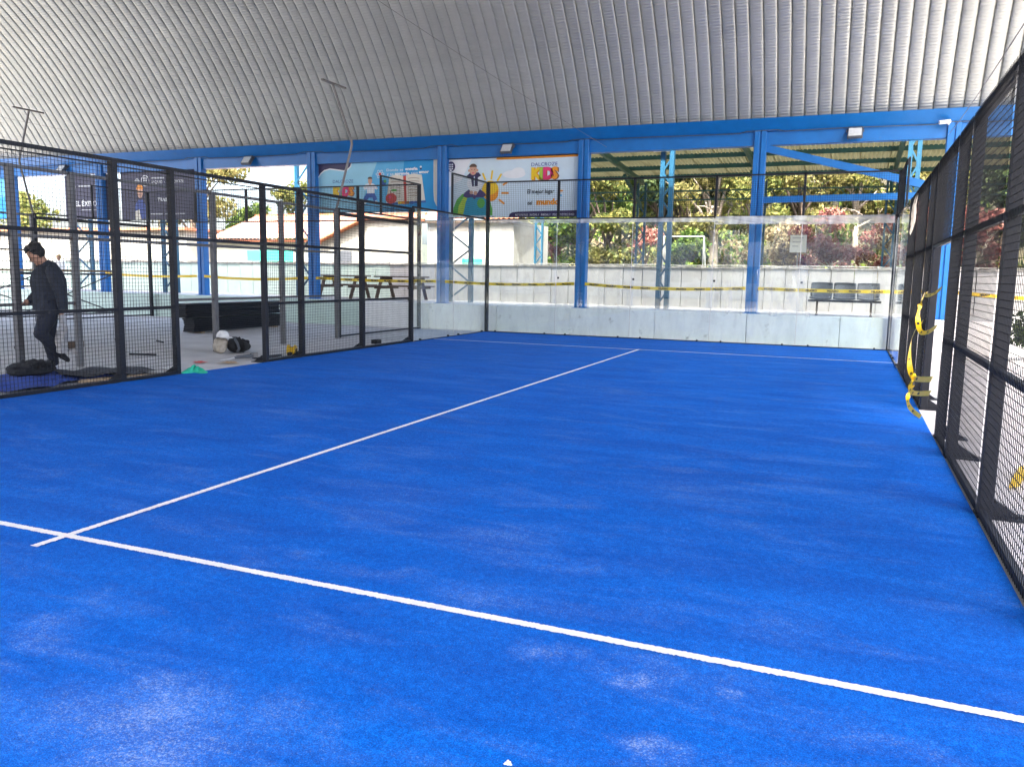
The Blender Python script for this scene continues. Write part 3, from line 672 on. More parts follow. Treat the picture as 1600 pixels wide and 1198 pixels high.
# blue book banner
B = Banner(-11.20, -7.02, 3.36, 4.80, 11.13, 'p_sky2', 'blue school banner with an open book and red apple')
B.poly([(0, 0), (0.50, 0), (0.34, 1), (0, 1)], 'p_sky', 1)
B.poly([(0.72, 0), (1, 0), (1, 1), (0.60, 1), (0.70, 0.5)], 'p_blue', 1)
B.poly([(0, 0), (0.285, 0), (0.275, 0.07), (0.25, 0.13), (0.22, 0.15), (0.15, 0.12), (0.10, 0.10), (0.05, 0.13), (0.02, 0.19), (0, 0.26)], 'p_navy', 2)
B.stroke([(0.285, 0.0), (0.278, 0.07), (0.25, 0.135), (0.22, 0.155), (0.15, 0.125), (0.10, 0.105), (0.05, 0.135), (0.02, 0.195), (0, 0.27)], 0.035, 'p_white', 3)
B.poly([(0.952, 0), (1, 0), (1, 0.95), (0.975, 0.90), (0.958, 0.80), (0.952, 0.6)], 'p_cream', 3)
B.text('DALCROZE', 0.125, 0.40, 0.095, 'p_royal', 4, 0.0, fit=0.175)
for ch, u, m_, m2 in (('K', 0.125, 'p_yellow', 'p_orange'), ('I', 0.178, 'p_lime', 'p_green'), ('D', 0.203, 'p_pink', 'p_red'), ('S', 0.256, 'p_orange', 'p_brown')):
    B.text(ch, u+0.006, 0.665, 0.265, m2, 3, 0.030); B.text(ch, u, 0.655, 0.265, m_, 4, 0.024)
B.text('Donde se', 0.578, 0.195, 0.075, 'p_white', 4, fit=0.135); B.text('enseña', 0.728, 0.185, 0.080, 'p_white', 4, 0.006, fit=0.10)
B.ell(0.853, 0.13, 0.008, 0.02, 'p_white', 4); B.ell(0.853, 0.165, 0.008, 0.02, 'p_navy', 4)
B.text('y se', 0.58, 0.275, 0.075, 'p_white', 4, fit=0.055); B.text('aprende', 0.645, 0.272, 0.078, 'p_white', 4, 0.006, fit=0.118); B.text('con', 0.775, 0.265, 0.075, 'p_white', 4, fit=0.055); B.text('amor', 0.838, 0.255, 0.080, 'p_white', 4, 0.006, fit=0.080)
# book
B.poly([(0.575, 0.83), (0.60, 0.30), (0.64, 0.27), (0.69, 0.28), (0.72, 0.30), (0.72, 0.83)], 'p_cream', 3)
B.poly([(0.72, 0.83), (0.72, 0.30), (0.75, 0.275), (0.80, 0.26), (0.86, 0.285), (0.888, 0.79), (0.82, 0.80)], 'p_cream', 3)
B.poly([(0.712, 0.30), (0.735, 0.29), (0.742, 0.86), (0.725, 0.86)], 'p_red', 4)
B.poly([(0.57, 0.83), (0.895, 0.80), (0.892, 0.835), (0.57, 0.865)], 'p_denim', 4)
for i in range(7):
    v = 0.345 + 0.058*i
    B.stroke([(0.61, v+0.012), (0.635, v), (0.66, v+0.006), (0.69, v+0.014)], 0.013, 'p_brown', 4)
    B.stroke([(0.752, v+0.006), (0.78, v-0.004), (0.81, v-0.002), (0.842, v+0.012)], 0.013, 'p_brown', 4)
# apple
B.ell(0.615, 0.74, 0.046, 0.105, 'p_red', 6); B.ell(0.605, 0.71, 0.012, 0.03, 'p_pink', 7)
B.stroke([(0.615, 0.65), (0.61, 0.60), (0.604, 0.57)], 0.02, 'p_brown', 7); B.ell(0.638, 0.58, 0.025, 0.024, 'p_green', 7)
for u, m_ in ((0.672, 'p_yellow'), (0.70, 'p_orange'), (0.735, 'p_brown'), (0.77, 'p_denim')): B.poly([(u, 0.80), (u+0.027, 0.80), (u+0.027, 0.86), (u, 0.86)], m_, 5)
# atom and small globe
B.ell(0.524, 0.245, 0.011, 0.027, 'p_red', 6)
for a in (0, 1.05, 2.1): B.stroke([(0.524 + 0.034*math.cos(t)*math.cos(a) - 0.011*math.sin(t)*math.sin(a), 0.245 + 2.6*(0.034*math.cos(t)*math.sin(a) + 0.011*math.sin(t)*math.cos(a))) for t in [i*2*math.pi/24 for i in range(25)]], 0.012, 'p_white', 5)
B.ell(0.553, 0.42, 0.022, 0.055, 'p_denim', 5); B.ell(0.565, 0.39, 0.012, 0.03, 'p_green', 6)
# seated child
B.poly([(0.385, 0.50), (0.405, 0.44), (0.425, 0.43), (0.465, 0.43), (0.485, 0.46), (0.505, 0.53), (0.495, 0.56), (0.478, 0.53), (0.478, 0.64), (0.415, 0.64), (0.415, 0.53), (0.395, 0.56)], 'p_white', 5)
B.poly([(0.41, 0.63), (0.48, 0.63), (0.50, 0.74), (0.475, 0.80), (0.46, 0.72), (0.43, 0.72), (0.41, 0.80), (0.385, 0.74)], 'p_denim', 6)
B.ell(0.442, 0.375, 0.017, 0.065, 'p_skin', 6); B.ell(0.442, 0.335, 0.020, 0.042, 'p_hair', 7, a0=0, a1=math.pi); B.poly([(0.434, 0.43), (0.45, 0.43), (0.442, 0.48)], 'p_skin', 6)
for q in ((0.395, 0.815), (0.49, 0.815)): B.ell(q[0], q[1], 0.016, 0.03, 'p_white', 7)

# sun banner
B = Banner(-6.80, -2.80, 3.16, 4.78, 11.13, 'p_pale', 'white school banner with a child on a globe and a sun')
B.poly([(0, 0), (0.2, 0), (0.12, 0.35), (0, 0.5)], 'p_white', 1)
B.poly([(0.395, 0.0), (0.99, 0.0), (0.985, 0.03), (0.40, 0.035), (0.385, 0.02)], 'p_orange', 2)
B.ell(0.525, 0.285, 0.085, 0.07, 'p_white', 2)
B.ell(0.555, 0.25, 0.05, 0.075, 'p_white', 2.4)
B.ell(0.035, 0.12, 0.034, 0.088, 'p_navy', 3)
for i in range(3):
    for j in range(3): B.ell(0.022+0.013*i, 0.085+0.036*j, 0.0052, 0.014, 'p_white', 4, 8)
B.ell(0.034, 0.185, 0.010, 0.014, 'p_white', 4, 10)
# globe
B.ell(0.21, 0.97, 0.155, 0.42, 'p_teal', 2, 40, 0, math.pi)
B.poly([(0.055, 0.97), (0.06, 0.83), (0.085, 0.69), (0.125, 0.60), (0.16, 0.575), (0.15, 0.68), (0.125, 0.80), (0.115, 0.97)], 'p_green', 3)
B.poly([(0.09, 0.97), (0.10, 0.80), (0.135, 0.66), (0.175, 0.62), (0.155, 0.75), (0.135, 0.97)], 'p_lime', 4)
B.ell(0.275, 0.76, 0.03, 0.085, 'p_green', 4); B.poly([(0.31, 0.62), (0.345, 0.72), (0.363, 0.86), (0.365, 0.97), (0.335, 0.97), (0.33, 0.80)], 'p_green', 4)
# sun with rays
B.ell(0.345, 0.545, 0.065, 0.165, 'p_yellow', 2.5, 36); B.ell(0.352, 0.60, 0.055, 0.13, 'p_orange', 2.8, 30); B.ell(0.345, 0.50, 0.056, 0.12, 'p_yellow', 3.1, 30)
for (a, b_) in (((0.285, 0.25), (0.308, 0.37)), ((0.360, 0.21), (0.352, 0.36)), ((0.430, 0.27), (0.398, 0.39)), ((0.475, 0.415), (0.440, 0.46)), ((0.487, 0.60), (0.430, 0.595)), ((0.455, 0.78), (0.412, 0.70))):
    B.stroke([a, b_], 0.052, 'p_yellow' if a[1] < 0.4 else 'p_orange', 3)
# child on the globe
B.poly([(0.135, 0.63), (0.145, 0.575), (0.18, 0.52), (0.21, 0.60), (0.24, 0.60), (0.265, 0.52), (0.30, 0.575), (0.315, 0.63), (0.29, 0.665), (0.24, 0.655), (0.225, 0.69), (0.205, 0.655), (0.16, 0.665)], 'p_purple', 5)
B.poly([(0.165, 0.45), (0.17, 0.30), (0.19, 0.25), (0.25, 0.25), (0.275, 0.32), (0.285, 0.47), (0.255, 0.56), (0.235, 0.62), (0.215, 0.62), (0.19, 0.55)], 'p_white', 5)
B.poly([(0.155, 0.30), (0.19, 0.235), (0.255, 0.235), (0.275, 0.29), (0.25, 0.32), (0.248, 0.47), (0.205, 0.47), (0.195, 0.32)], 'p_navy', 6)
B.stroke([(0.222, 0.30), (0.222, 0.47)], 0.03, 'p_pale', 7)
B.ell(0.212, 0.19, 0.029, 0.088, 'p_skin', 7); B.ell(0.212, 0.16, 0.032, 0.075, 'p_hair', 8, 20, 0.25, math.pi-0.25); B.ell(0.178, 0.20, 0.006, 0.022, 'p_skin', 6); B.ell(0.246, 0.20, 0.006, 0.022, 'p_skin', 6)
B.ell(0.202, 0.185, 0.0035, 0.008, 'p_hair', 9, 8); B.ell(0.223, 0.185, 0.0035, 0.008, 'p_hair', 9, 8); B.ell(0.212, 0.243, 0.010, 0.008, 'p_pink', 9, 10)
B.ell(0.20, 0.575, 0.014, 0.03, 'p_skin', 8); B.ell(0.232, 0.585, 0.014, 0.035, 'p_skin', 8)
B.text('DALCROZE', 0.652, 0.165, 0.10, 'p_royal', 4, fit=0.19)
for ch, u, m_, m2 in (('K', 0.652, 'p_yellow', 'p_orange'), ('I', 0.712, 'p_lime', 'p_green'), ('D', 0.738, 'p_pink', 'p_red'), ('S', 0.794, 'p_orange', 'p_brown')):
    B.text(ch, u+0.006, 0.375, 0.29, m2, 3, 0.032); B.text(ch, u, 0.368, 0.29, m_, 4, 0.025)
B.stroke([(0.652, 0.415), (0.842, 0.410)], 0.012, 'p_grey', 3)
B.text('El mejor lugar', 0.625, 0.615, 0.115, 'ink_black', 4, 0.003, 0.08, fit=0.20)
B.text('del', 0.628, 0.80, 0.10, 'ink_black', 4, 0.003, 0.08, fit=0.035)
B.text('mundo', 0.695, 0.80, 0.155, 'p_orange', 4, 0.012, fit=0.165)
B.ell(0.875, 0.58, 0.012, 0.014, 'p_orange', 4); B.ell(0.872, 0.655, 0.010, 0.014, 'p_sky2', 4)
B.poly([(0.49, 1.0), (0.495, 0.955), (0.515, 0.925), (0.56, 0.915), (1, 0.90), (1, 1)], 'p_navy', 3)
B.text('RETOÑITOS   INICIAL I   INICIAL II   PSICOMOTRICIDAD', 0.54, 0.985, 0.055, 'p_white', 4, fit=0.43)

# dark banners on the left
B = Banner(-22.1, -19.95, 3.25, 4.75, 11.13, 'p_dark', 'dark purple banner nearer the left edge reading EXITO')
B.ell(0.20, 0.26, 0.05, 0.07, 'p_white', 2, 16); B.stroke([(0.32, 0.24), (0.84, 0.24)], 0.05, 'p_grey', 2)
B.text('EL ÉXITO', 0.22, 0.70, 0.17, 'p_white', 2, 0.01, fit=0.5); B.stroke([(0.36, 0.79), (0.86, 0.79)], 0.03, 'p_grey', 2)
B = Banner(-19.4, -16.1, 3.20, 4.78, 11.13, 'p_dark', 'dark purple banner with a school crest beside the blue column')
B.ell(0.34, 0.18, 0.055, 0.115, 'p_white', 2, 24); B.ell(0.34, 0.18, 0.048, 0.10, 'p_dark', 3, 24)
for i in range(3):
    for j in range(3): B.ell(0.322+0.018*i, 0.125+0.05*j, 0.007, 0.018, 'p_white', 4, 8)
B.poly([(0.17, 0.22), (0.20, 0.16), (0.23, 0.11), (0.26, 0.16), (0.28, 0.22)], 'p_grey', 2)
B.stroke([(0.42, 0.13), (0.60, 0.13)], 0.05, 'p_grey', 2); B.text('JAQUES - DALCROZE', 0.42, 0.24, 0.10, 'p_white', 2, fit=0.44)
B.text('TRABAJO', 0.50, 0.62, 0.12, 'p_white', 2, 0.008, fit=0.22); B.stroke([(0.40, 0.885), (0.56, 0.885)], 0.04, 'p_grey', 2); B.stroke([(0.60, 0.885), (0.86, 0.885)], 0.04, 'p_grey', 2)
B.poly([(0.20, 0.98), (0.19, 0.70), (0.23, 0.58), (0.30, 0.58), (0.34, 0.72), (0.34, 0.98)], 'p_royal', 3); B.ell(0.265, 0.42, 0.04, 0.12, 'p_skin', 4); B.ell(0.265, 0.36, 0.047, 0.11, 'p_orange', 5, 20, 0, math.pi); B.poly([(0.19, 1.0), (0.19, 0.82), (0.25, 0.78), (0.27, 1.0)], 'p_cream', 5)
B = Banner(-29.0, -24.95, 3.3, 4.9, 11.13, 'p_sky2', 'pale blue banner at the far left edge')
B.poly([(0, 0.6), (1, 0.5), (1, 1), (0, 1)], 'p_blue', 1)
for b_ in [o for o in bpy.data.objects if o.name.split('.')[0] == 'banner']: b_['group'] = 'banners along the terrace'

# ------------------------------------------------------------------ barrier tape along the terrace
def ribbon(pts, wd, upv=None, name='tape', origin=None, twist=0.0):
    P = [Vector(p) for p in pts]; m = MB(origin or P[0]); vs = []; n = len(P)
    for i, p in enumerate(P):
        d = (P[min(i+1, n-1)] - P[max(i-1, 0)]).normalized(); u = Vector(upv or (0, 0, 1))
        if twist: u = Matrix.Rotation(twist*math.sin(i*0.9), 3, d) @ u
        u = (u - d*u.dot(d)).normalized()*wd/2; vs += [p+u, p-u]
    m.add(vs, [(2*i, 2*i+2, 2*i+3, 2*i+1) for i in range(n-1)]); m.smooth = True; return m
txt_me, txt_w = text_mesh('PELIGRO', 0.066, 0.003, 'lettering', 'ink_black')
def tape(p, q, sag, lab, n=16, letters=True):
    p = Vector(p); q = Vector(q); e = empty('barrier_tape', p, lab, 'tape', 'yellow tape tied between the blue columns')
    pts = [p.lerp(q, i/n) + Vector((0, 0.01*math.sin(i), -sag*4*(i/n)*(1-i/n))) for i in range(n+1)]
    ribbon(pts, 0.082, twist=0.16).build('strip', 'tape_yellow', e)
    if letters:
        L = (q-p).length; k = int(L/0.45)
        for i in range(k):
            t = (i+0.3)/k; c = p.lerp(q, t) + Vector((0, -0.03, -sag*4*t*(1-t) - 0.024)) - p
            inst('lettering', txt_me, e, c, (math.pi/2, 0, 0))
TZ = 1.33
cx = COLX
labs = ['at the far left', 'under the dark banners', 'behind the black panel stack', 'in front of the picnic tables', 'behind the left end of the glass', 'across the middle of the glass', 'in front of the three grey seats']
for i in range(1, 7):
    if i+1 < len(cx): tape((cx[i]+0.15, 10.93, TZ+0.02*(i % 2)), (cx[i+1]-0.15, 10.93, TZ+0.02*((i+1) % 2)), 0.03+0.02*(i % 3), 'yellow danger tape ' + labs[i], letters=i >= 3)
tape((6.2, 10.93, TZ+0.03), (8.6, 10.6, 1.22), 0.03, 'yellow danger tape seen through the right mesh fence')

# ------------------------------------------------------------------ seats and picnic tables on the terrace
e = empty('seat_bench', (4.0, 11.55, 0.7), 'three grey plastic seats on one beam behind the glass', 'seat'); 
def seat_shell(x):
    m = MB(); m.smooth = True
    prof = [(-0.24, 0.43), (-0.10, 0.40), (0.05, 0.40), (0.14, 0.43), (0.19, 0.52), (0.225, 0.66), (0.245, 0.78), (0.235, 0.81)]
    def fn(u, v):
        t = v*(len(prof)-1); i = min(int(t), len(prof)-2); a = t-i
        y = prof[i][0]*(1-a)+prof[i+1][0]*a; z = prof[i][1]*(1-a)+prof[i+1][1]*a
        wv = 0.255*(1 - 0.10*max(0, (v-0.72)/0.28)**2); xx = (2*u-1)
        return (x + xx*wv, y - 0.05*xx*xx*(1 if v > 0.5 else 0), z + 0.03*xx*xx*(1 if v <= 0.5 else -0.6*((v-0.5)*2)**3))
    m.grid(fn, 12, 21)
    return baked(m, 'seat', 'grey_plastic', [('SOLIDIFY', dict(thickness=0.022))], e)
for x in (-0.54, 0.0, 0.54): seat_shell(x)
MB().bbox((-0.84, -0.06, 0.33), (0.84, 0.02, 0.385), 0.006).build('beam', 'black_steel', e)
for x in (-0.62, 0.62):
    MB().bbox((x-0.025, -0.05, 0), (x+0.025, 0.01, 0.33), 0.005).build('leg', 'black_steel', e)
    MB().bbox((x-0.03, -0.2, 0), (x+0.03, 0.2, 0.03), 0.005).build('foot', 'black_steel', e)
def picnic(x, y, lab):
    e = empty('picnic_table', (x, y, 0.7), lab, 'table', 'wooden picnic tables on the terrace', 0.05)
    for i in range(5): MB().bbox((-0.8, -0.36+0.147*i, 0.71), (0.8, -0.36+0.147*i+0.138, 0.75), 0.006).build('top_plank', 'wood', e)
    for sy in (-1, 1):
        for j in (0, 1): MB().bbox((-0.8, sy*0.66-0.13+0.135*j, 0.42), (0.8, sy*0.66-0.13+0.135*j+0.126, 0.455), 0.006).build('bench_plank', 'wood', e)
    for sx in (-0.58, 0.58):
        for sy in (-1, 1): MB().bar((sx, sy*0.60, 0), (sx, sy*0.22, 0.71), 0.05, 0.10, (1, 0, 0)).build('leg', 'wood', e)
        MB().bar((sx+0.05, -0.78, 0.40), (sx+0.05, 0.78, 0.40), 0.045, 0.09).build('crosspiece', 'wood', e)
        MB().bar((sx+0.05, -0.35, 0.67), (sx+0.05, 0.35, 0.67), 0.045, 0.07).build('crosspiece', 'wood', e)
picnic(-11.2, 12.45, 'brown picnic table behind the blue column with the book banner')
picnic(-9.05, 12.45, 'brown picnic table left of the far left glass corner')

# ------------------------------------------------------------------ buildings beyond
def tiled_roof(e, o, x0, x1, y0, z0, y1, z1, mat, rows=8, wdt=0.22):
    """barrel tiles: one strip per column, each a part"""
    n = max(2, int((x1-x0)/wdt)); d = Vector((0, y1-y0, z1-z0)); L = d.length
    m = MB(); m.smooth = True; nn = Vector((0, -(z1-z0), y1-y0)).normalized()
    def fn(u, v):
        step = (v*rows) % 1.0
        h = 0.05*math.sin(math.pi*u) + 0.02*(1-step)
        return Vector((wdt*(u-0.5)*0.98, 0, 0)) + d*v + nn*h
    me = m.grid(fn, 6, rows*2).mesh('tile_row', mat)
    for i in range(n): inst('tile_row', me, e, Vector((x0+wdt*(i+0.5), y0, z0)) - Vector(o))
o = (-18.5, 22, 0.1); e = empty('tiled_house', o, 'long house with a sunlit red tiled roof beyond the left fence', 'house')
MB(o).box((-23.5, 20.2, 0.0), (-14.2, 25.5, 2.86)).build('wall', 'greygreen', e)
MB(o).box((-23.7, 19.9, 2.84), (-14.0, 20.15, 2.92)).build('fascia', 'terracotta', e)
tiled_roof(e, o, -23.7, -14.0, 19.8, 2.94, 23.2, 4.2, 'tile_pale')
MB(o).bar((-23.7, 23.25, 4.24), (-14.0, 23.25, 4.24), 0.22, 0.14).build('ridge', 'terracotta', e)
MB(o).box((-21.0, 20.16, 1.4), (-20.0, 20.195, 2.4)).build('window', 'grey_plastic', e)
o = (-14.2, 18.5, 0.1); e = empty('gable_house', o, 'cream block house with a sloping roof edge beyond the left fence', 'house')
MB(o).prism([(-16.4, 18.5, 0), (-12.3, 18.5, 0), (-12.3, 18.5, 3.65), (-14.1, 18.5, 3.65), (-16.4, 18.5, 2.75)], (0, 1.2, 0)).build('wall', 'blockwork', e)
MB(o).bar((-16.6, 18.9, 2.72), (-14.1, 18.9, 3.72), 1.5, 0.06).build('roof', 'terracotta', e); MB(o).box((-14.1, 18.3, 3.66), (-12.2, 19.8, 3.76)).build('roof', 'terracotta', e)
MB(o).box((-15.5, 18.46, 1.7), (-14.9, 18.497, 2.4)).build('window', 'grey_plastic', e)
o = (-9.6, 20, 0.1); e = empty('stucco_house', o, 'bright white stucco house with a terracotta eave below the sun banner', 'house')
MB(o).box((-12.2, 20.0, 0.0), (-8.35, 24.0, 3.68)).build('wall', 'stucco', e)
tiled_roof(e, o, -12.5, -8.0, 19.7, 3.70, 22.0, 4.5, 'terracotta', 6)
MB(o).bbox((-12.4, 19.75, 3.60), (-8.1, 19.99, 3.70), 0.01).build('fascia', 'wood', e)
MB(o).box((-12.205, 19.99, 0.5), (-12.1, 20.0, 3.6)).build('pipe', 'net_grey', e)
o = (-28, 19, 0.1); e = empty('block_house', o, 'pale concrete block building behind the left end of the terrace', 'house')
MB(o).box((-40, 19.0, 0.0), (-24.2, 24.0, 3.3)).build('wall', 'blockwork', e)
bme = MB().bbox((-0.195, -0.012, -0.095), (0.195, 0, 0.095), 0.006).mesh('block', 'blockwork')
for r_ in range(8):
    for c_ in range(12): inst('block', bme, e, Vector((-29.2 + 0.4*c_ + (0.2 if r_ % 2 else 0), 18.998, 1.75 + 0.2*r_)) - Vector(o))
MB(o).box((-40.2, 18.7, 3.31), (-24.0, 24.2, 3.42)).build('roof', 'terracotta', e)
sg = MB((-16.7, 13.9, 1.88)); sg.bbox((-16.35, 13.85, 1.86), (-14.3, 13.88, 2.27), 0.006).build('green_sign', 'sign_green'); tag(bpy.data.objects['green_sign'], 'bright green sign board on top of the rear wall', 'sign')
sg = MB((-8.1, 14.2, 1.85)); sg.bbox((-7.75, 14.1, 1.86), (-7.0, 14.13, 2.06), 0.006).build('name_board', 'sign_green'); tag(bpy.data.objects['name_board'], 'small green board on the rear wall left of a blue column', 'sign')
e = empty('notice_board', (2.35, 20, 1.5), 'white square notice standing among the shrubs', 'sign')
MB().bbox((-0.27, 0, 1.0), (0.27, 0.03, 1.6), 0.006).build('board', 'white_plastic', e); MB().bar((0, 0.05, -0.3), (0, 0.05, 1.3), 0.05).build('post', 'lamp_alu', e)
for i in range(3): MB().box((-0.19, -0.004, 1.48-0.14*i), (0.17-0.08*i, -0.002, 1.52-0.14*i)).build('print', 'p_grey', e)
e = empty('goal_frame', (-2.3, 24, 1.55), 'white tubular goal frame on the slope behind the glass', 'goal')
MB().tube([(-0.9, 0, -0.2), (-0.9, 0, 1.7), (0.75, 0, 1.7), (0.75, 0, -0.2)], 0.03, 8).build('frame', 'net_grey', e)
MB().tube([(-0.9, 0, 1.7), (-0.9, 0.9, -0.1)], 0.03, 6).build('stay', 'white_plastic', e); MB().tube([(0.75, 0, 1.7), (0.75, 0.9, -0.1)], 0.03, 6).build('stay', 'white_plastic', e)

# ------------------------------------------------------------------ trees and shrubs
def leaves_mesh(name, mat, blobs, n, size, flat=0.5, seed=0):
    g = np.random.default_rng(seed); wts = np.array([b[3]*b[4]*b[5] for b in blobs])**0.8; wts /= wts.sum()
    idx = g.choice(len(blobs), n, p=wts); bl = np.array(blobs)[idx]
    d = g.normal(size=(n, 3)); d /= np.linalg.norm(d, axis=1)[:, None]
    r = g.random(n)**0.45
    c = bl[:, :3] + d*bl[:, 3:6]*r[:, None]
    # clump: pull towards random clump centres
    k = max(4, n//45); cc = c[g.integers(0, n, k)]; own = g.integers(0, k, n)
    near = np.linalg.norm(cc[own]-c, axis=1) < 1.2
    c[near] = cc[own][near]*0.75 + c[near]*0.25 + g.normal(size=(near.sum(), 3))*0.09
    a = g.normal(size=(n, 3)); a /= np.linalg.norm(a, axis=1)[:, None]
    b = np.cross(a, g.normal(size=(n, 3))); b /= np.linalg.norm(b, axis=1)[:, None]
    sz = size*(0.55 + 0.9*g.random(n))[:, None]
    V = np.stack([c - a*sz, c + b*sz*flat, c + a*sz, c - b*sz*flat], 1).reshape(-1, 3)
    me = bpy.data.meshes.new(name); me.vertices.add(4*n); me.vertices.foreach_set('co', V.ravel())
    me.loops.add(4*n); me.loops.foreach_set('vertex_index', np.arange(4*n)); me.polygons.add(n)
    me.polygons.foreach_set('loop_start', np.arange(0, 4*n, 4)); me.polygons.foreach_set('loop_total', np.full(n, 4))
    me.update(calc_edges=True); me.materials.append(MATS[mat]); return me
def tree(x, y, z, h, rad, mat, lab, n=3500, size=0.13, bark='bark', name='garden_tree', cat='tree', grp='trees and shrubs beyond the wall', low=0.25, seed=0, trunk_r=0.14, bare=0.0, nb=9):
    g = random.Random(seed); e = empty(name, (x, y, z), lab, cat, grp)
    tr = MB(); tr.smooth = True; blobs = []; tops = []
    lean = (g.uniform(-.3, .3), g.uniform(-.3, .3))
    th = h*(low+0.25)
    tr.tube([(0, 0, -0.3), (lean[0]*0.2, lean[1]*0.2, th*0.5), (lean[0]*0.6, lean[1]*0.6, th)], [trunk_r*1.25, trunk_r, trunk_r*0.75], 8)
    for i in range(nb):
        a = 2*math.pi*i/nb + g.uniform(-.4, .4); rr = rad*g.uniform(0.35, 0.95); zz = h*(low + (1-low)*g.random()**0.8)
        p = (lean[0] + rr*math.cos(a), lean[1] + rr*math.sin(a), zz)
        st = th*g.uniform(0.5, 0.98); mid = (p[0]*0.5, p[1]*0.5, (st+zz)/2 + 0.1*h*g.random())
        tr.tube([(lean[0]*0.5, lean[1]*0.5, st), mid, p], [trunk_r*0.5, trunk_r*0.3, trunk_r*0.08], 6)
        s_ = rad*g.uniform(0.32, 0.55); blobs.append((p[0], p[1], p[2], s_, s_, s_*g.uniform(0.55, 0.85)))
        for _ in range(int(bare*6)):
            q = (p[0]+g.uniform(-1, 1)*s_*1.3, p[1]+g.uniform(-1, 1)*s_*1.3, p[2]+g.uniform(-0.3, 1)*s_*1.3); tr.tube([mid, ((mid[0]+q[0])/2+g.uniform(-.1, .1), (mid[1]+q[1])/2, (mid[2]+q[2])/2+0.1), q], [trunk_r*0.18, trunk_r*0.12, trunk_r*0.04], 4)
    blobs.append((lean[0], lean[1], h*0.85, rad*0.5, rad*0.5, h*0.16))
    tr.build('trunk', bark, e)
    inst('crown', leaves_mesh('crown', mat, blobs, n, size, seed=seed+100), e); return e
T = tree
# behind the back glass, left to right
T(-12.4, 30, 0.5, 5.2, 2.0, 'leaf_yellow', 'yellow leaved tree just right of the white stucco house', 4200, 0.14, seed=1)
T(-9.6, 28, 1.2, 2.5, 1.0, 'leaf_red', 'small red shrub beside the white stucco house', 1800, 0.10, name='shrub', cat='shrub', seed=2, low=0.1, trunk_r=0.05)
T(-7.6, 27, 1.3, 5.6, 1.9, 'leaf_green', 'dense green tree left of the teal laced column', 6000, 0.12, seed=3, low=0.12)
T(-5.9, 25.5, 1.4, 5.0, 1.6, 'leaf_olive', 'olive green tree right of the sun banner', 5200, 0.11, seed=4, low=0.12)
T(-6.4, 24.6, 1.35, 1.4, 0.9, 'leaf_yellow', 'low yellow green bush under the olive tree', 1500, 0.09, name='shrub', cat='shrub', seed=5, low=0.1, trunk_r=0.04)
T(-4.4, 25.5, 1.4, 2.3, 0.8, 'leaf_red', 'red shrub left of the teal laced column', 1500, 0.09, name='shrub', cat='shrub', seed=6, low=0.1, trunk_r=0.05)
T(-3.0, 29, 1.6, 6.2, 2.3, 'leaf_dark', 'dark tree behind the teal laced column', 5600, 0.14, seed=7, low=0.15)
T(-1.6, 27, 1.5, 5.4, 1.7, 'leaf_yellow', 'yellow autumn tree with a forked pale trunk', 4000, 0.11, 'bark_pale', seed=8, low=0.35, trunk_r=0.2, bare=0.6)
T(-2.2, 25, 1.45, 2.2, 1.0, 'leaf_green', 'bright green bush by the goal frame', 2600, 0.10, name='shrub', cat='shrub', seed=9, low=0.1, trunk_r=0.05)
T(0.2, 26.5, 1.5, 4.6, 1.4, 'leaf_olive', 'olive tree left of the braced blue column', 3600, 0.11, seed=10, low=0.2)
T(1.9, 28.5, 1.6, 6.4, 2.1, 'leaf_yellow', 'tall yellow tree right of the braced blue column', 6200, 0.12, seed=11, low=0.3)
T(1.7, 24.5, 1.45, 2.5, 1.2, 'leaf_dry', 'brown dry bush behind the braced blue column', 2600, 0.09, name='shrub', cat='shrub', seed=12, low=0.05, trunk_r=0.05, bare=0.7)
T(4.2, 30, 1.7, 6.5, 2.2, 'leaf_olive', 'grey green tree above the red shrubs', 6000, 0.12, 'bark_pale', seed=13, low=0.3, bare=0.4)
T(3.5, 23.8, 1.4, 2.9, 1.25, 'leaf_red', 'large red shrub above the three grey seats', 3200, 0.085, 'bark_pale', name='shrub', cat='shrub', seed=14, low=0.08, trunk_r=0.06, bare=1.0)
T(5.4, 24.2, 1.4, 2.7, 1.2, 'leaf_red', 'pinkish red shrub at the right end of the glass', 2400, 0.085, 'bark_pale', name='shrub', cat='shrub', seed=15, low=0.08, trunk_r=0.06, bare=1.2)
T(7.0, 31, 1.7, 6.2, 2.2, 'leaf_yellow', 'yellow tree behind the right mesh fence', 5000, 0.13, seed=16, low=0.25)
T(8.3, 24.0, 1.3, 2.9, 1.3, 'leaf_red', 'red shrub seen through the right mesh fence', 3000, 0.09, 'bark_pale', name='shrub', cat='shrub', seed=17, low=0.08, trunk_r=0.06, bare=0.8)
T(9.6, 29, 1.4, 5.2, 1.5, 'leaf_dark', 'dark green conifer seen through the right mesh fence', 4600, 0.12, seed=18, low=0.05, trunk_r=0.12)
T(12.2, 27, 1.2, 5.4, 1.8, 'leaf_olive', 'olive tree at the far right behind the mesh fence', 4200, 0.12, seed=19, low=0.2)
T(-10.9, 36, 1.5, 7.5, 3.0, 'leaf_olive', 'far olive tree behind the stucco house', 5200, 0.18, seed=20, low=0.2)
T(-0.5, 36, 3.0, 7.0, 3.2, 'leaf_olive', 'far olive tree on the slope behind the goal frame', 6000, 0.17, seed=21, low=0.15)
T(6.0, 38, 3.5, 7.0, 3.4, 'leaf_green', 'far green tree on the slope behind the red shrubs', 6000, 0.18, seed=22, low=0.15)
T(-6.5, 37, 2.5, 7.5, 3.2, 'leaf_green', 'far green tree on the slope behind the olive tree', 6000, 0.18, seed=23, low=0.15)
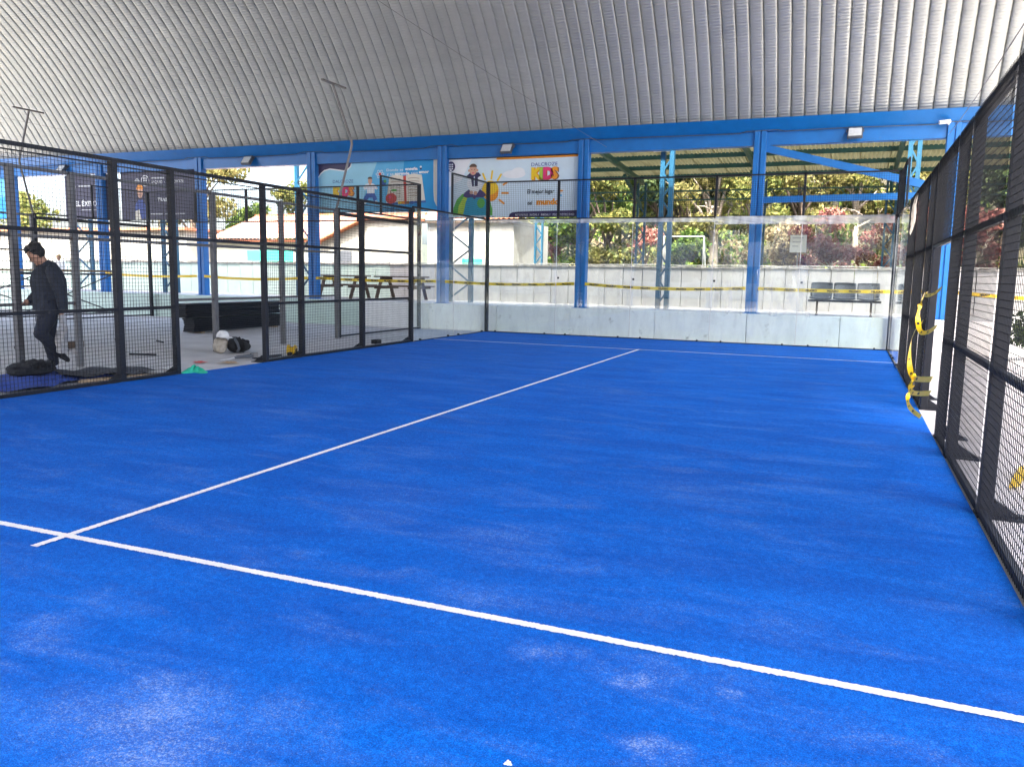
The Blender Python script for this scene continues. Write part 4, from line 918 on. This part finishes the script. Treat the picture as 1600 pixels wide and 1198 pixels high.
# undergrowth over the slope, a mass of small leaves
hb = [(-13 + 28*rng.random(), 27.5 + 9*rng.random(), 0, 0.9 + rng.random(), 0.8, 0.5 + 0.5*rng.random()) for _ in range(70)]
hb = [(a, b_, 1.5 + max(0, 9*math.sin(min(1, (b_-30)/40*1.3)*math.pi/2)) + 0.25, c, d, f_) for a, b_, _, c, d, f_ in hb]
for mt, sd_ in (('leaf_dry', 301), ('leaf_olive', 302), ('leaf_green', 303)):
    o_ = inst('undergrowth', leaves_mesh('undergrowth', mt, [h_ for k_, h_ in enumerate(hb) if k_ % 3 == sd_ % 3], 9000, 0.13, seed=sd_), None, kind='stuff')
    tag(o_, {'leaf_dry': 'dry brown', 'leaf_olive': 'olive', 'leaf_green': 'green'}[mt] + ' undergrowth covering the slope behind the shrubs', 'undergrowth')
# left, against the bright sky
T(-31.5, 27, 0.1, 8.2, 2.4, 'leaf_yellow', 'yellow green tree against the sky right of the dark banners', 3800, 0.14, seed=24, low=0.45, trunk_r=0.18)
T(-29.5, 29, 0.1, 5.2, 1.6, 'leaf_green', 'green bush above the tiled roof at the left', 2600, 0.13, seed=25, low=0.5, trunk_r=0.12)
T(-26.0, 29, 0.1, 6.3, 1.5, 'leaf_olive', 'thin olive tree above the tiled house beside the blue column', 2000, 0.13, seed=26, low=0.5, trunk_r=0.12)
T(-22.5, 28, 0.1, 4.9, 1.5, 'leaf_olive', 'olive treetop just above the ridge of the tiled house', 2000, 0.13, seed=27, low=0.5, trunk_r=0.12)
T(-44, 26, 0.1, 6.0, 3.0, 'leaf_olive', 'wide olive tree at the far left edge', 4000, 0.16, seed=28, low=0.2, trunk_r=0.2)
T(7.55, 9.3, 0.0, 0.95, 0.5, 'leaf_dark', 'dark green potted bush outside the right mesh fence', 1400, 0.05, name='shrub', cat='shrub', seed=29, low=0.15, trunk_r=0.03)

# unseen trees added behind the viewer to darken the reflections in the glass
protos = [o for o in bpy.data.objects if o.name.startswith('garden_tree') and o.parent is None][:6]
for i in range(6):
    c = copy_tree(protos[i % len(protos)]); c.location = (-32 + 9.6*i + rng.uniform(-1, 1), -25 - 4*rng.random(), -0.1); c.rotation_euler = (0, 0, rng.uniform(0, 6)); c.scale = (1.25, 1.25, 1.2)
    tag(c, 'added tree in the unseen row behind the viewer', 'tree', 'added trees behind the viewer')
o = (-4, -36, 0); e = empty('added_building', o, 'two storey pale building added behind the viewer for the glass reflections', 'building')  # unseen block, added so the panes mirror a wall instead of bright sky
MB(o).box((-40, -42, -0.05), (32, -36, 7.2)).build('wall', 'white_wall', e); MB(o).bbox((-40.4, -42.4, 7.2), (32.4, -35.4, 7.5), 0.05).build('roof', 'terracotta', e)
wme = MB().bbox((-0.9, -0.02, 0), (0.9, 0.03, 1.3), 0.02).mesh('window', 'grey_plastic')
for k in range(24):
    for zz in (1.2, 4.4): inst('window', wme, e, (-34.5 + 3*k, 0.02, zz))

# ------------------------------------------------------------------ black panels, tools and bags beside the left fence
PG = 'black panels stacked beside the neighbouring court'
pm = MB().bbox((-0.17, -1.78, 0), (0.17, 1.78, 0.046), 0.008)
for k in range(6):
    pm.box((0.171, -1.7+0.58*k, 0.012), (0.176, -1.7+0.58*k+0.07, 0.034))
pme = pm.mesh('steel_sheet', 'black_steel')
for i in range(14):
    up_ = i >= 7
    o_ = inst('steel_sheet', pme, None, (-10.78 + rng.uniform(-.015, .015), (6.66 if up_ else 6.9) + rng.uniform(-.02, .02), 0.03 + 0.0485*i + (0.02 if up_ else 0)), (0, 0, rng.uniform(-.004, .004) + R(1)))
    ordn = ['lowest', 'second', 'third', 'fourth', 'fifth', 'sixth', 'topmost'][i % 7]
    tag(o_, '%s black flat sheet in the %s half of the stack behind the backpack' % (ordn, 'set-back upper' if up_ else 'lower'), 'sheet', 'black sheets stacked beside the neighbouring court')
for y in (5.4, 8.2): tag(MB((-10.8, y, 0)).box((-11.0, y-0.05, 0.0), (-10.55, y+0.05, 0.029)).build('timber_bearer', 'plank'), 'timber bearer under the %s end of the black panel stack' % ('near' if y < 6 else 'far'), 'timber', 'bearers under the stack')

# backpack with a white cap
e = empty('backpack', (-6.62, 2.1, 0), 'black backpack slumped on the floor by a grey steel post', 'bag', None, 0.35)
m = MB(); m.ell((0, 0, 0.12), (0.18, 0.30, 0.13)); m.ell((0, -0.14, 0.19), (0.13, 0.15, 0.12)); m.ell((0.02, 0.25, 0.09), (0.14, 0.16, 0.09))
for k in range(16): m.ell((rng.uniform(-.1, .16), rng.uniform(-.25, .32), rng.uniform(.06, .2)), (rng.uniform(.03, .06), rng.uniform(.05, .12), rng.uniform(.02, .05)), 8, 6, Matrix.Rotation(rng.uniform(-1, 1), 3, 'X'))
baked(m, 'body', 'fabric_black', [('REMESH', dict(mode='VOXEL', voxel_size=0.02)), ('SMOOTH', dict(iterations=4))], e)
m = MB(); m.ell((0.14, -0.05, 0.12), (0.07, 0.19, 0.10)); baked(m, 'front_pocket', 'fabric_black', [('REMESH', dict(mode='VOXEL', voxel_size=0.02))], e)
ribbon([(0.1, -0.30, 0.03), (0.16, -0.34, 0.10), (0.12, -0.31, 0.20), (0.02, -0.22, 0.29)], 0.05, (1, 0, 0), origin=(0, 0, 0)).build('strap', 'grey_plastic', e)
ribbon([(0.17, -0.22, 0.02), (0.22, -0.27, 0.08), (0.19, -0.24, 0.18), (0.08, -0.15, 0.30)], 0.05, (1, 0, 0), origin=(0, 0, 0)).build('strap', 'fabric_black', e)
e = empty('cloth_bag', (-6.78, 1.80, 0), 'grey cloth bundle behind the black backpack', 'bag')
m = MB(); m.ell((0, 0, 0.12), (0.15, 0.12, 0.13)); m.ell((0.05, 0.06, 0.2), (0.09, 0.08, 0.08)); m.ell((0.09, -0.08, 0.07), (0.09, 0.07, 0.07)); m.ell((-0.05, 0.02, 0.22), (0.08, 0.1, 0.07)); baked(m, 'bundle', 'fabric_beige', [('REMESH', dict(mode='VOXEL', voxel_size=0.02)), ('SMOOTH', dict(iterations=3))], e)
e = empty('white_cap', (-6.74, 1.84, 0.29), 'white cap lying on top of the grey bundle', 'cap', None, 0.6)
m = MB(); m.smooth = True
m.grid(lambda u, v: (0.12*math.sin(v*math.pi/2)*math.cos(2*math.pi*u), 0.12*math.sin(v*math.pi/2)*math.sin(2*math.pi*u), 0.13*math.cos(v*math.pi/2) + 0.015), 20, 7).build('crown', 'fabric_white', e)
m = MB(); m.smooth = True
m.grid(lambda u, v: ((0.115+0.10*v)*math.cos(-1.1+2.2*u), (0.115+0.10*v)*math.sin(-1.1+2.2*u), 0.018 - 0.02*v), 14, 4).build('visor', 'fabric_white', e)
# angle grinder
e = empty('angle_grinder', (-5.62, 1.15, 0), 'grey angle grinder lying on the concrete in the left doorway', 'tool', None, 1.15)
m = MB(); m.smooth = True; m.tube([(-0.20, 0, 0.045), (-0.16, 0, 0.05), (0.0, 0, 0.055), (0.10, 0, 0.06), (0.14, 0, 0.06)], [0.02, 0.028, 0.032, 0.038, 0.034], 12); m.build('body', 'grey_plastic', e)
MB().bbox((0.12, -0.045, 0.02), (0.22, 0.045, 0.12), 0.012).build('head', 'lamp_alu', e)
MB().tube([(0.19, 0, 0.03), (0.19, 0, 0.008)], 0.062, 20).build('disc', 'fabric_black', e)
MB().tube([(0.17, 0.045, 0.07), (0.17, 0.16, 0.075)], 0.016, 10).build('side_handle', 'fabric_black', e)
ribbon([(-0.2, 0, 0.045), (-0.3, 0.03, 0.02), (-0.38, 0.08, 0.012), (-0.42, 0.02, 0.012)], 0.10, (0, 1, 0), origin=(0, 0, 0)).build('paper_wrap', 'fabric_white', e)
# tape reel
e = empty('tape_reel', (-5.32, 2.05, 0), 'yellow reel tool standing behind the left mesh fence', 'tool', None, 0.4)
for xx in (-0.075, 0.045): MB().tube([(xx, 0, 0.105), (xx+0.03, 0, 0.105)], 0.105, 20).build('flange', 'yellow_tool', e)
MB().tube([(-0.045, 0, 0.105), (0.045, 0, 0.105)], 0.07, 18).build('spool', 'yellow_tool', e); MB().tube([(0.075, 0, 0.105), (0.085, 0, 0.105)], 0.045, 14).build('hub', 'fabric_black', e)
MB().bbox((-0.03, -0.22, 0.03), (0.03, -0.10, 0.09), 0.01).build('grip', 'fabric_black', e)
# green rag
def rag(name, x, y, r, mat, lab, seed, h=0.06):
    g = random.Random(seed); m = MB((x, y, 0)); m.smooth = True; ph = [g.uniform(0, 6) for _ in range(6)]
    def fn(u, v):
        a = 2*math.pi*u; q = v*r*(1 + 0.3*math.sin(3*a+ph[0]) + 0.2*math.sin(5*a+ph[1]))
        z = 0.014 + h*(1-v)**0.5*(0.6 + 0.4*math.sin(4*a+ph[2]+v*6)) * (1-v*0.4) + 0.018*math.sin(9*a+ph[3])*math.sin(v*7+ph[4])*(1-v)
        return (x + q*math.cos(a), y + q*math.sin(a), max(0.004, z))
    return tag(m.grid(fn, 40, 10).build(name, mat), lab, 'cloth')
rag('green_rag', -4.98, -0.72, 0.19, 'rag_green', 'crumpled green rag at the edge of the turf in the left doorway', 3, 0.11)
rag('paper_scrap', -5.6, -0.55, 0.12, 'fabric_white', 'white paper scrap on the floor behind the left fence', 5, 0.03)
rag('paper_scrap', -5.9, 0.35, 0.10, 'p_red', 'small reddish scrap on the floor in the left doorway', 6, 0.012)
rag('paper_scrap', -5.45, 0.55, 0.14, 'plank', 'brown scrap on the floor in the left doorway', 7, 0.015)
rag('paper_scrap', -5.2, 1.25, 0.08, 'fabric_white', 'white scrap beside the angle grinder', 8, 0.015)
rag('paper_scrap', 3.2, -7.945, 0.011, 'fabric_white', 'tiny white chip on the turf at the bottom of the picture', 9, 0.001)
for (x, y, a, l_, lab) in ((-7.6, 0.75, 0.3, 0.5, 'dark offcut lying by the grey frame in the left doorway'), (-9.4, 2.9, -0.5, 0.45, 'small dark offcut on the floor of the neighbouring court'), (-5.55, 1.75, 1.2, 0.4, 'thin black rod behind the left fence'), (-5.35, 1.55, 0.9, 0.5, 'second thin black rod behind the left fence')):
    e_ = MB((x, y, 0)).bar((x-l_/2*math.cos(a), y-l_/2*math.sin(a), 0.02), (x+l_/2*math.cos(a), y+l_/2*math.sin(a), 0.02), 0.035, 0.03).build('steel_offcut', 'black_steel'); tag(e_, lab, 'offcut', 'offcuts on the floor')
e_ = MB((-5.4, 5.2, 0)).bbox((-5.55, 5.1, 0), (-5.4, 5.3, 0.09), 0.01).build('small_box', 'fabric_black'); tag(e_, 'small black box on the floor at the far end of the left fence', 'box')

# folded turf and duffel bag where the man stands
m = MB((-6.0, -2.4, 0)); m.smooth = True
def cf(u, v):
    x = -6.75 + 1.35*v + 0.10*math.sin(u*7); y = -3.35 + 1.7*u + 0.1*math.sin(v*5)
    z = 0.02 + 0.03*abs(math.sin(u*9+v*3)) + 0.05*math.exp(-((v-0.55)*5)**2) * (0.5+0.5*math.sin(u*5))
    return (x, y, z)
tag(m.grid(cf, 30, 16).build('turf_offcut', 'carpet_blue'), 'rumpled blue turf offcut on the floor by the man', 'turf offcut')
m = MB((-5.9, -1.7, 0)); m.smooth = True
tag(m.grid(lambda u, v: (-6.5 + 1.0*v + 0.25*u, -2.2 + 1.25*u + 0.08*math.sin(v*6), 0.045 + 0.05*(1-u)*(0.6+0.4*math.sin(v*9)) + 0.02*math.sin(u*12+v*4)), 24, 14).build('turf_backing', 'carpet_back'), 'dark folded turf backing right of the man', 'turf offcut')
for i, (a, b_) in enumerate((((-5.55, -2.25), (-5.25, -1.35)), ((-5.45, -2.35), (-5.15, -1.55)))):
    tag(MB((a[0], a[1], 0)).bar((*a, 0.02), (*b_, 0.02), 0.07, 0.025).build('wood_strip', 'plank'), ('longer' if i == 0 else 'nearer') + ' thin wood strip by the left fence', 'wood strip')
e = empty('duffel_bag', (-6.35, -2.35, 0.06), 'black duffel bag lying at the feet of the man', 'bag', None, 0.25)
m = MB(); m.ell((0, 0, 0.06), (0.24, 0.40, 0.07))
for k in range(40):
    a_ = rng.uniform(0, 6.28); q_ = rng.random()**0.5; m.ell((0.2*q_*math.cos(a_), 0.38*q_*math.sin(a_), 0.10 + 0.07*(1-q_*q_) + rng.uniform(-.02, .02)), (rng.uniform(.02, .08), rng.uniform(.04, .15), rng.uniform(.02, .06)), 8, 6, Matrix.Rotation(rng.uniform(0, 3), 3, 'Z'))
baked(m, 'body', 'fabric_black', [('REMESH', dict(mode='VOXEL', voxel_size=0.016)), ('SMOOTH', dict(iterations=2))], e)
for sx in (0.17, 0.21): ribbon([(sx-0.06, -0.2, 0.16), (sx, -0.12, 0.21), (sx+0.04, 0.0, 0.17), (sx, 0.12, 0.20), (sx-0.06, 0.2, 0.15)], 0.035, (1, 0, 0), origin=(0, 0, 0)).build('strap', 'fabric_black', e)

# scaffold trestle on castors
o = (-10.9, 1.6, 0); e = empty('scaffold_trestle', o, 'dark steel scaffold trestle on castors behind the man', 'scaffold')
xs, ys = (-12.3, -10.15), (0.2, 2.45)
for xx in xs:
    for yy in ys:
        MB(o).tube([(xx, yy, 0.11), (xx, yy, 1.5)], 0.022, 8).build('upright', 'grey_plastic', e)
        c = MB(o).tube([(xx-0.02, yy+0.03, 0.055), (xx+0.02, yy+0.03, 0.055)], 0.055, 14).build('castor', 'fabric_black', e)
for xx in xs:
    for z in (0.62, 1.42): MB(o).tube([(xx, ys[0], z), (xx, ys[1], z)], 0.018, 6).build('rail', 'grey_plastic', e)
    MB(o).tube([(xx, ys[0], 0.62), (xx, ys[1], 1.42)], 0.013, 6).build('brace', 'grey_plastic', e); MB(o).tube([(xx, ys[0], 1.42), (xx, ys[1], 0.62)], 0.013, 6).build('brace', 'grey_plastic', e)
for yy in ys: MB(o).tube([(xs[0], yy, 0.62), (xs[1], yy, 0.62)], 0.016, 6).build('rail', 'grey_plastic', e)
for i in range(3): MB(o).bbox((-12.4, 0.1+0.8*i, 1.46), (-10.05, 0.86+0.8*i, 1.50), 0.008).build('deck_board', 'plank', e)
e_ = MB((-9.6, 1.0, 0)).bbox((-9.75, 0.8, 0.55), (-9.6, 1.45, 0.63), 0.01)
tag(MB((-9.7, 0.9, 0)).bbox((-9.9, 0.6, 0), (-9.7, 1.3, 0.12), 0.01).build('timber_block', 'wood'), 'dark timber block on the floor behind the man', 'timber')

# ------------------------------------------------------------------ right fence: tape and hanging strips
e = empty('tape_bundle', (5.0, 0.9, 0), 'loose yellow danger tape tied around the right doorway post', 'tape')
O0 = (5.0, 0.9, 0)
for pts, wd in (([(5.0, 1.04, 1.43), (4.95, 0.8, 1.41), (4.97, 0.2, 1.42), (5.0, -0.5, 1.50)], 0.06),
                ([(4.96, 1.0, 1.42), (4.91, 0.82, 1.30), (4.89, 0.72, 1.12), (4.92, 0.55, 0.98), (4.97, 0.2, 1.0), (5.0, -0.4, 1.10)], 0.075),
                ([(4.97, 1.05, 1.08), (4.91, 1.16, 0.98), (4.87, 1.22, 0.80), (4.87, 1.18, 0.55), (4.90, 1.0, 0.40), (4.94, 0.5, 0.42), (5.0, -0.35, 0.52)], 0.085),
                ([(4.94, 0.98, 0.42), (4.88, 0.86, 0.34), (4.88, 0.70, 0.25), (4.92, 0.4, 0.26), (5.0, -0.3, 0.36)], 0.08),
                ([(4.92, 0.90, 0.30), (4.87, 0.86, 0.20), (4.86, 0.75, 0.10), (4.89, 0.5, 0.05), (4.96, 0.1, 0.03)], 0.07)):
    n_ = 18; cv = []
    for i in range(n_+1):
        t = i/n_*(len(pts)-1); k = min(int(t), len(pts)-2); a_ = t-k; p0 = Vector(pts[max(k-1, 0)]); p1 = Vector(pts[k]); p2 = Vector(pts[k+1]); p3 = Vector(pts[min(k+2, len(pts)-1)])
        cv.append(0.5*((2*p1) + (-p0+p2)*a_ + (2*p0-5*p1+4*p2-p3)*a_*a_ + (-p0+3*p1-3*p2+p3)*a_**3))
    wd *= 0.78; st_ = ribbon(cv, wd, (0.25, 0.6, 0.75), origin=O0, twist=0.12).build('strip', 'tape_yellow', e)
    dk = MB(O0)
    for i in range(2, n_-1, 3):
        d_ = (cv[i+1]-cv[i]); uu = Vector((0.25, 0.6, 0.75)); uu = (uu - d_.normalized()*uu.dot(d_.normalized())).normalized()*wd*0.22; nn_ = d_.cross(uu).normalized()*0.004
        if nn_.x > 0: nn_ = -nn_
        a_ = cv[i]+nn_; b_ = cv[i]+d_*0.6+nn_; dk.add([a_+uu, b_+uu, b_-uu, a_-uu], [(0, 1, 2, 3)])
    dk.build('lettering', 'ink_black', st_, kind='stuff')
e = empty('hanging_strips', (4.97, 3.4, 2.9), 'bundle of beige fabric strips hanging on the right mesh fence', 'strips')
for i in range(16):
    y0 = 3.0 + 0.9*rng.random(); dz = rng.uniform(0.35, 0.62); x0 = 4.955 - 0.03*rng.random(); zt = 2.86 - 0.1*abs(y0-3.4)
    ribbon([(x0, y0*0.5+1.7, zt), (x0-0.03, y0-0.02, zt-dz*0.4), (x0-0.02, y0+0.03*rng.uniform(-1, 1), zt-dz*0.75), (x0-0.04, y0+0.05*rng.uniform(-1, 1), zt-dz)], 0.05, (0, 1, 0.1), origin=(4.97, 3.4, 2.9), twist=0.5).build('strip', 'fabric_beige', e)
tag(ribbon([(5.6, -2.2, 0.02), (5.5, -2.6, 0.04), (5.42, -2.9, 0.015), (5.38, -3.1, 0.02)], 0.08, (1, 0, 0.3)).build('tape_scrap', 'tape_yellow'), 'scrap of yellow tape on the floor outside the right fence', 'tape')

# ------------------------------------------------------------------ people
def person(loc, rz, P, lab, cat='person', cols=('skin', 'jacket_grey', 'fabric_navy', 'hair'), sc_=1.0, shoe='fabric_white', shoe2=None):
    """P: joint positions (metres, person faces +X locally); one continuous body, clothes and hair as children"""
    e = empty('person', loc, lab, cat, None, rz); e.scale = (sc_,)*3
    V = {k: Vector(v) for k, v in P.items()}
    def limb(m, pts, rr, n=10): m.tube(pts, rr, n); [m.ell(p, (r,)*3 if not isinstance(r, tuple) else (r[0], r[0], r[1]), 10, 6) for p, r in zip(pts, rr)]
    vox = dict(mode='VOXEL', voxel_size=0.0125)
    # body
    m = MB(); hd = V['head']; fwd = (V['look'] - hd).normalized()
    upv = (hd - V['neck']).normalized(); side = fwd.cross(upv).normalized(); upv = side.cross(fwd).normalized()
    rot = Matrix((fwd, -side, upv)).transposed()
    H = lambda x, y, z: hd + rot @ Vector((x, y, z))
    m.ell(H(0, 0, 0.03), (0.098, 0.077, 0.108), 18, 12, rot); m.ell(H(0.03, 0, -0.055), (0.066, 0.058, 0.066), 14, 9, rot)
    m.ell(H(0.105, 0, -0.012), (0.018, 0.013, 0.026), 8, 6, rot); m.ell(H(0.092, 0, -0.060), (0.014, 0.026, 0.010), 8, 6, rot); m.ell(H(0.082, 0, -0.098), (0.022, 0.026, 0.018), 8, 6, rot)
    for s in (-1, 1): m.ell(H(-0.01, s*0.078, -0.01), (0.022, 0.010, 0.032), 8, 6, rot); m.ell(H(0.092, s*0.032, 0.022), (0.012, 0.024, 0.009), 8, 5, rot)
    limb(m, [hd + rot @ Vector((-0.02, 0, -0.06)), V['neck']], [0.052, 0.056])
    m.tube([V['neck'], V['chest'], V['waist'], V['hip']], [(0.07, 0.10), (0.10, 0.16), (0.09, 0.135), (0.10, 0.155)], 14)
    for s in ('l', 'r'):
        limb(m, [V['sh'+s], V['el'+s], V['wr'+s]], [0.048, 0.038, 0.026]); limb(m, [V['hp'+s], V['kn'+s], V['an'+s]], [0.075, 0.052, 0.036])
        w_ = V['wr'+s]; hdir = (V['ha'+s] - w_).normalized(); sd = hdir.cross(Vector((1, 0.2, 0.1))).normalized()
        m.ell(w_ + hdir*0.045, (0.040, 0.026, 0.045), 10, 7)
        for k in range(4):
            b0 = w_ + hdir*0.075 + sd*(k-1.5)*0.019; L_ = (0.062, 0.072, 0.068, 0.054)[k]; curl = Vector((0.45, 0, 0)); 
            m.tube([b0, b0 + hdir*L_*0.5, b0 + (hdir + curl*0.5).normalized()*L_*0.95], [0.0105, 0.0095, 0.008], 6)
        m.tube([w_ + hdir*0.03 + sd*0.03, w_ + hdir*0.06 + sd*0.052, w_ + hdir*0.085 + sd*0.05], [0.013, 0.011, 0.009], 6)
    body = baked(m, 'body', cols[0], [('REMESH', dict(mode='VOXEL', voxel_size=0.0085)), ('SMOOTH', dict(iterations=3))], e)
    # hair
    m = MB(); m.ell(H(-0.046, 0, 0.040), (0.098, 0.090, 0.112), 18, 12, rot)
    g = random.Random(5)
    for k in range(70):
        a = g.uniform(0, 6.28); z = g.uniform(0.0, 1.0); q = Vector((-0.03+0.112*math.cos(a)*math.sqrt(1-z*z*0.8), 0.102*math.sin(a)*math.sqrt(1-z*z*0.8), 0.058+0.105*z))
        if q.x > 0.03 and q.z < 0.105: continue
        m.ell(H(*q), (0.03*g.uniform(.6, 1.2), 0.026, 0.022*g.uniform(.6, 1.3)), 6, 4, rot)
    hr = baked(m, 'hair', cols[3], [('REMESH', dict(mode='VOXEL', voxel_size=0.012)), ('SMOOTH', dict(iterations=1))], e)
    # eyes
    for s in (-1, 1): MB().ell(H(0.090, s*0.032, 0.006), (0.008, 0.013, 0.008), 8, 5, rot).build('eye', 'ink_black', e)
    # jacket
    m = MB(); m.tube([V['neck'].lerp(V['head'], 0.28), V['neck'] + Vector((0, 0, 0.0)), V['neck']*0.6 + V['chest']*0.4, V['chest'], V['waist'], V['hem']], [(0.070, 0.074), (0.105, 0.135), (0.135, 0.195), (0.165, 0.235), (0.165, 0.22), (0.165, 0.225)], 18)
    for s in ('l', 'r'):
        wr = V['el'+s].lerp(V['wr'+s], 0.93); limb(m, [V['sh'+s], V['sh'+s].lerp(V['el'+s], 0.5) + Vector((0.006, 0, 0)), V['el'+s], V['el'+s].lerp(wr, 0.5), wr], [0.095, 0.088, 0.078, 0.066, 0.050])
    for k in range(14):
        c = V['chest'].lerp(V['hem'], g.random()); a = g.uniform(0, 6.28); m.ell(c + Vector((0.135*math.cos(a), 0.185*math.sin(a), 0)), (0.02, 0.03, 0.05), 6, 5, Matrix.Rotation(g.uniform(-.8, .8), 3, 'X'))
    baked(m, 'jacket', cols[1], [('REMESH', vox), ('SMOOTH', dict(iterations=3))], e)
    m = MB(); m.tube([V['waist'], V['hip'], V['hip'] + Vector((0, 0, -0.08))], [(0.12, 0.16), (0.135, 0.18), (0.12, 0.165)], 16)
    for s in ('l', 'r'):
        an = V['kn'+s].lerp(V['an'+s], 0.95)
        limb(m, [V['hp'+s], V['hp'+s].lerp(V['kn'+s], 0.5), V['kn'+s], V['kn'+s].lerp(an, 0.5), an], [0.130, 0.122, 0.098, 0.082, 0.064])
    baked(m, 'trousers', cols[2], [('REMESH', vox), ('SMOOTH', dict(iterations=3))], e)
    for s, mt in (('l', shoe), ('r', shoe2 or shoe)):
        a = V['an'+s]; t = V['toe'+s]; d = (t-a).normalized(); m = MB(); m.tube([a - d*0.03, a.lerp(t, 0.4), t], [0.045, 0.048, 0.034], 10); m.ell(t, (0.036,)*3, 8, 6); m.ell(a - d*0.02 + Vector((0, 0, -0.03)), (0.045,)*3, 8, 6)
        baked(m, 'shoe', mt, [('REMESH', dict(mode='VOXEL', voxel_size=0.01)), ('SMOOTH', dict(iterations=2))], e)
    return e
# man: faces left in the picture, head bowed, one foot lifted behind him
MANR = R(246); MANL = Vector((-6.62, -1.80, 0.03))
MANP = dict(head=(0.135, -0.01, 1.635), look=(0.36, -0.13, 1.42), neck=(0.03, 0, 1.50), chest=(0.01, 0, 1.28), waist=(-0.005, 0, 1.08), hip=(0.0, 0, 0.95), hem=(0.0, 0, 0.87),
    shl=(0.0, 0.205, 1.42), ell=(-0.07, 0.265, 1.15), wrl=(-0.07, 0.265, 0.90), hal=(-0.065, 0.262, 0.82),
    shr=(0.01, -0.205, 1.42), elr=(0.05, -0.255, 1.15), wrr=(0.22, -0.18, 1.00), har=(0.29, -0.15, 0.97),
    hpl=(0.0, 0.09, 0.93), knl=(0.17, 0.13, 0.56), anl=(-0.05, 0.11, 0.27), toel=(-0.15, 0.12, 0.17),
    hpr=(0.0, -0.09, 0.93), knr=(0.03, -0.09, 0.50), anr=(-0.03, -0.07, 0.10), toer=(0.13, -0.07, 0.045))
man = person(MANL, MANR, MANP, 'man in dark navy clothes bending his head, standing behind the left fence', shoe='fabric_black', shoe2='fabric_white', sc_=1.03)
m = MB(); m.smooth = True
m.grid(lambda u, v: (0.02*math.sin(v*6) + 0.07*math.cos(2*math.pi*u)*(0.35+0.75*v*(1.1-v*0.5)), 0.05*math.sin(2*math.pi*u)*(0.4+0.8*v) + 0.012*math.sin(6*math.pi*u+v*9), -0.46*v + 0.02*math.sin(4*math.pi*u)*v), 24, 14)
gc = m.build('hanging_cloth', 'fabric_grey'); gc.scale = (1.5, 1.5, 1.15); gc.location = MANL + Matrix.Rotation(MANR, 3, 'Z') @ Vector((-0.067, 0.27, 0.845)); tag(gc, 'grey cloth hanging from the hand of the man', 'cloth')
KID = dict(head=(0.03, 0, 1.62), look=(0.4, 0, 1.58), neck=(0.0, 0, 1.48), chest=(0.0, 0, 1.28), waist=(0.0, 0, 1.08), hip=(0.0, 0, 0.95), hem=(0.0, 0, 0.87),
    shl=(0, 0.19, 1.42), ell=(0.0, 0.24, 1.15), wrl=(0.06, 0.24, 0.90), hal=(0.08, 0.24, 0.82), shr=(0, -0.19, 1.42), elr=(0, -0.24, 1.15), wrr=(0.06, -0.24, 0.90), har=(0.08, -0.24, 0.82),
    hpl=(0, 0.09, 0.93), knl=(0.02, 0.1, 0.5), anl=(0, 0.1, 0.09), toel=(0.15, 0.11, 0.045), hpr=(0, -0.09, 0.93), knr=(0.02, -0.1, 0.5), anr=(0, -0.1, 0.09), toer=(0.15, -0.11, 0.045))
person((-23.3, 11.7, 0.70), R(-75), KID, 'small fair haired child in white and purple far behind the man', cols=('skin', 'fabric_white', 'purple_cloth', 'hair_fair'), sc_=0.72, shoe='fabric_black')
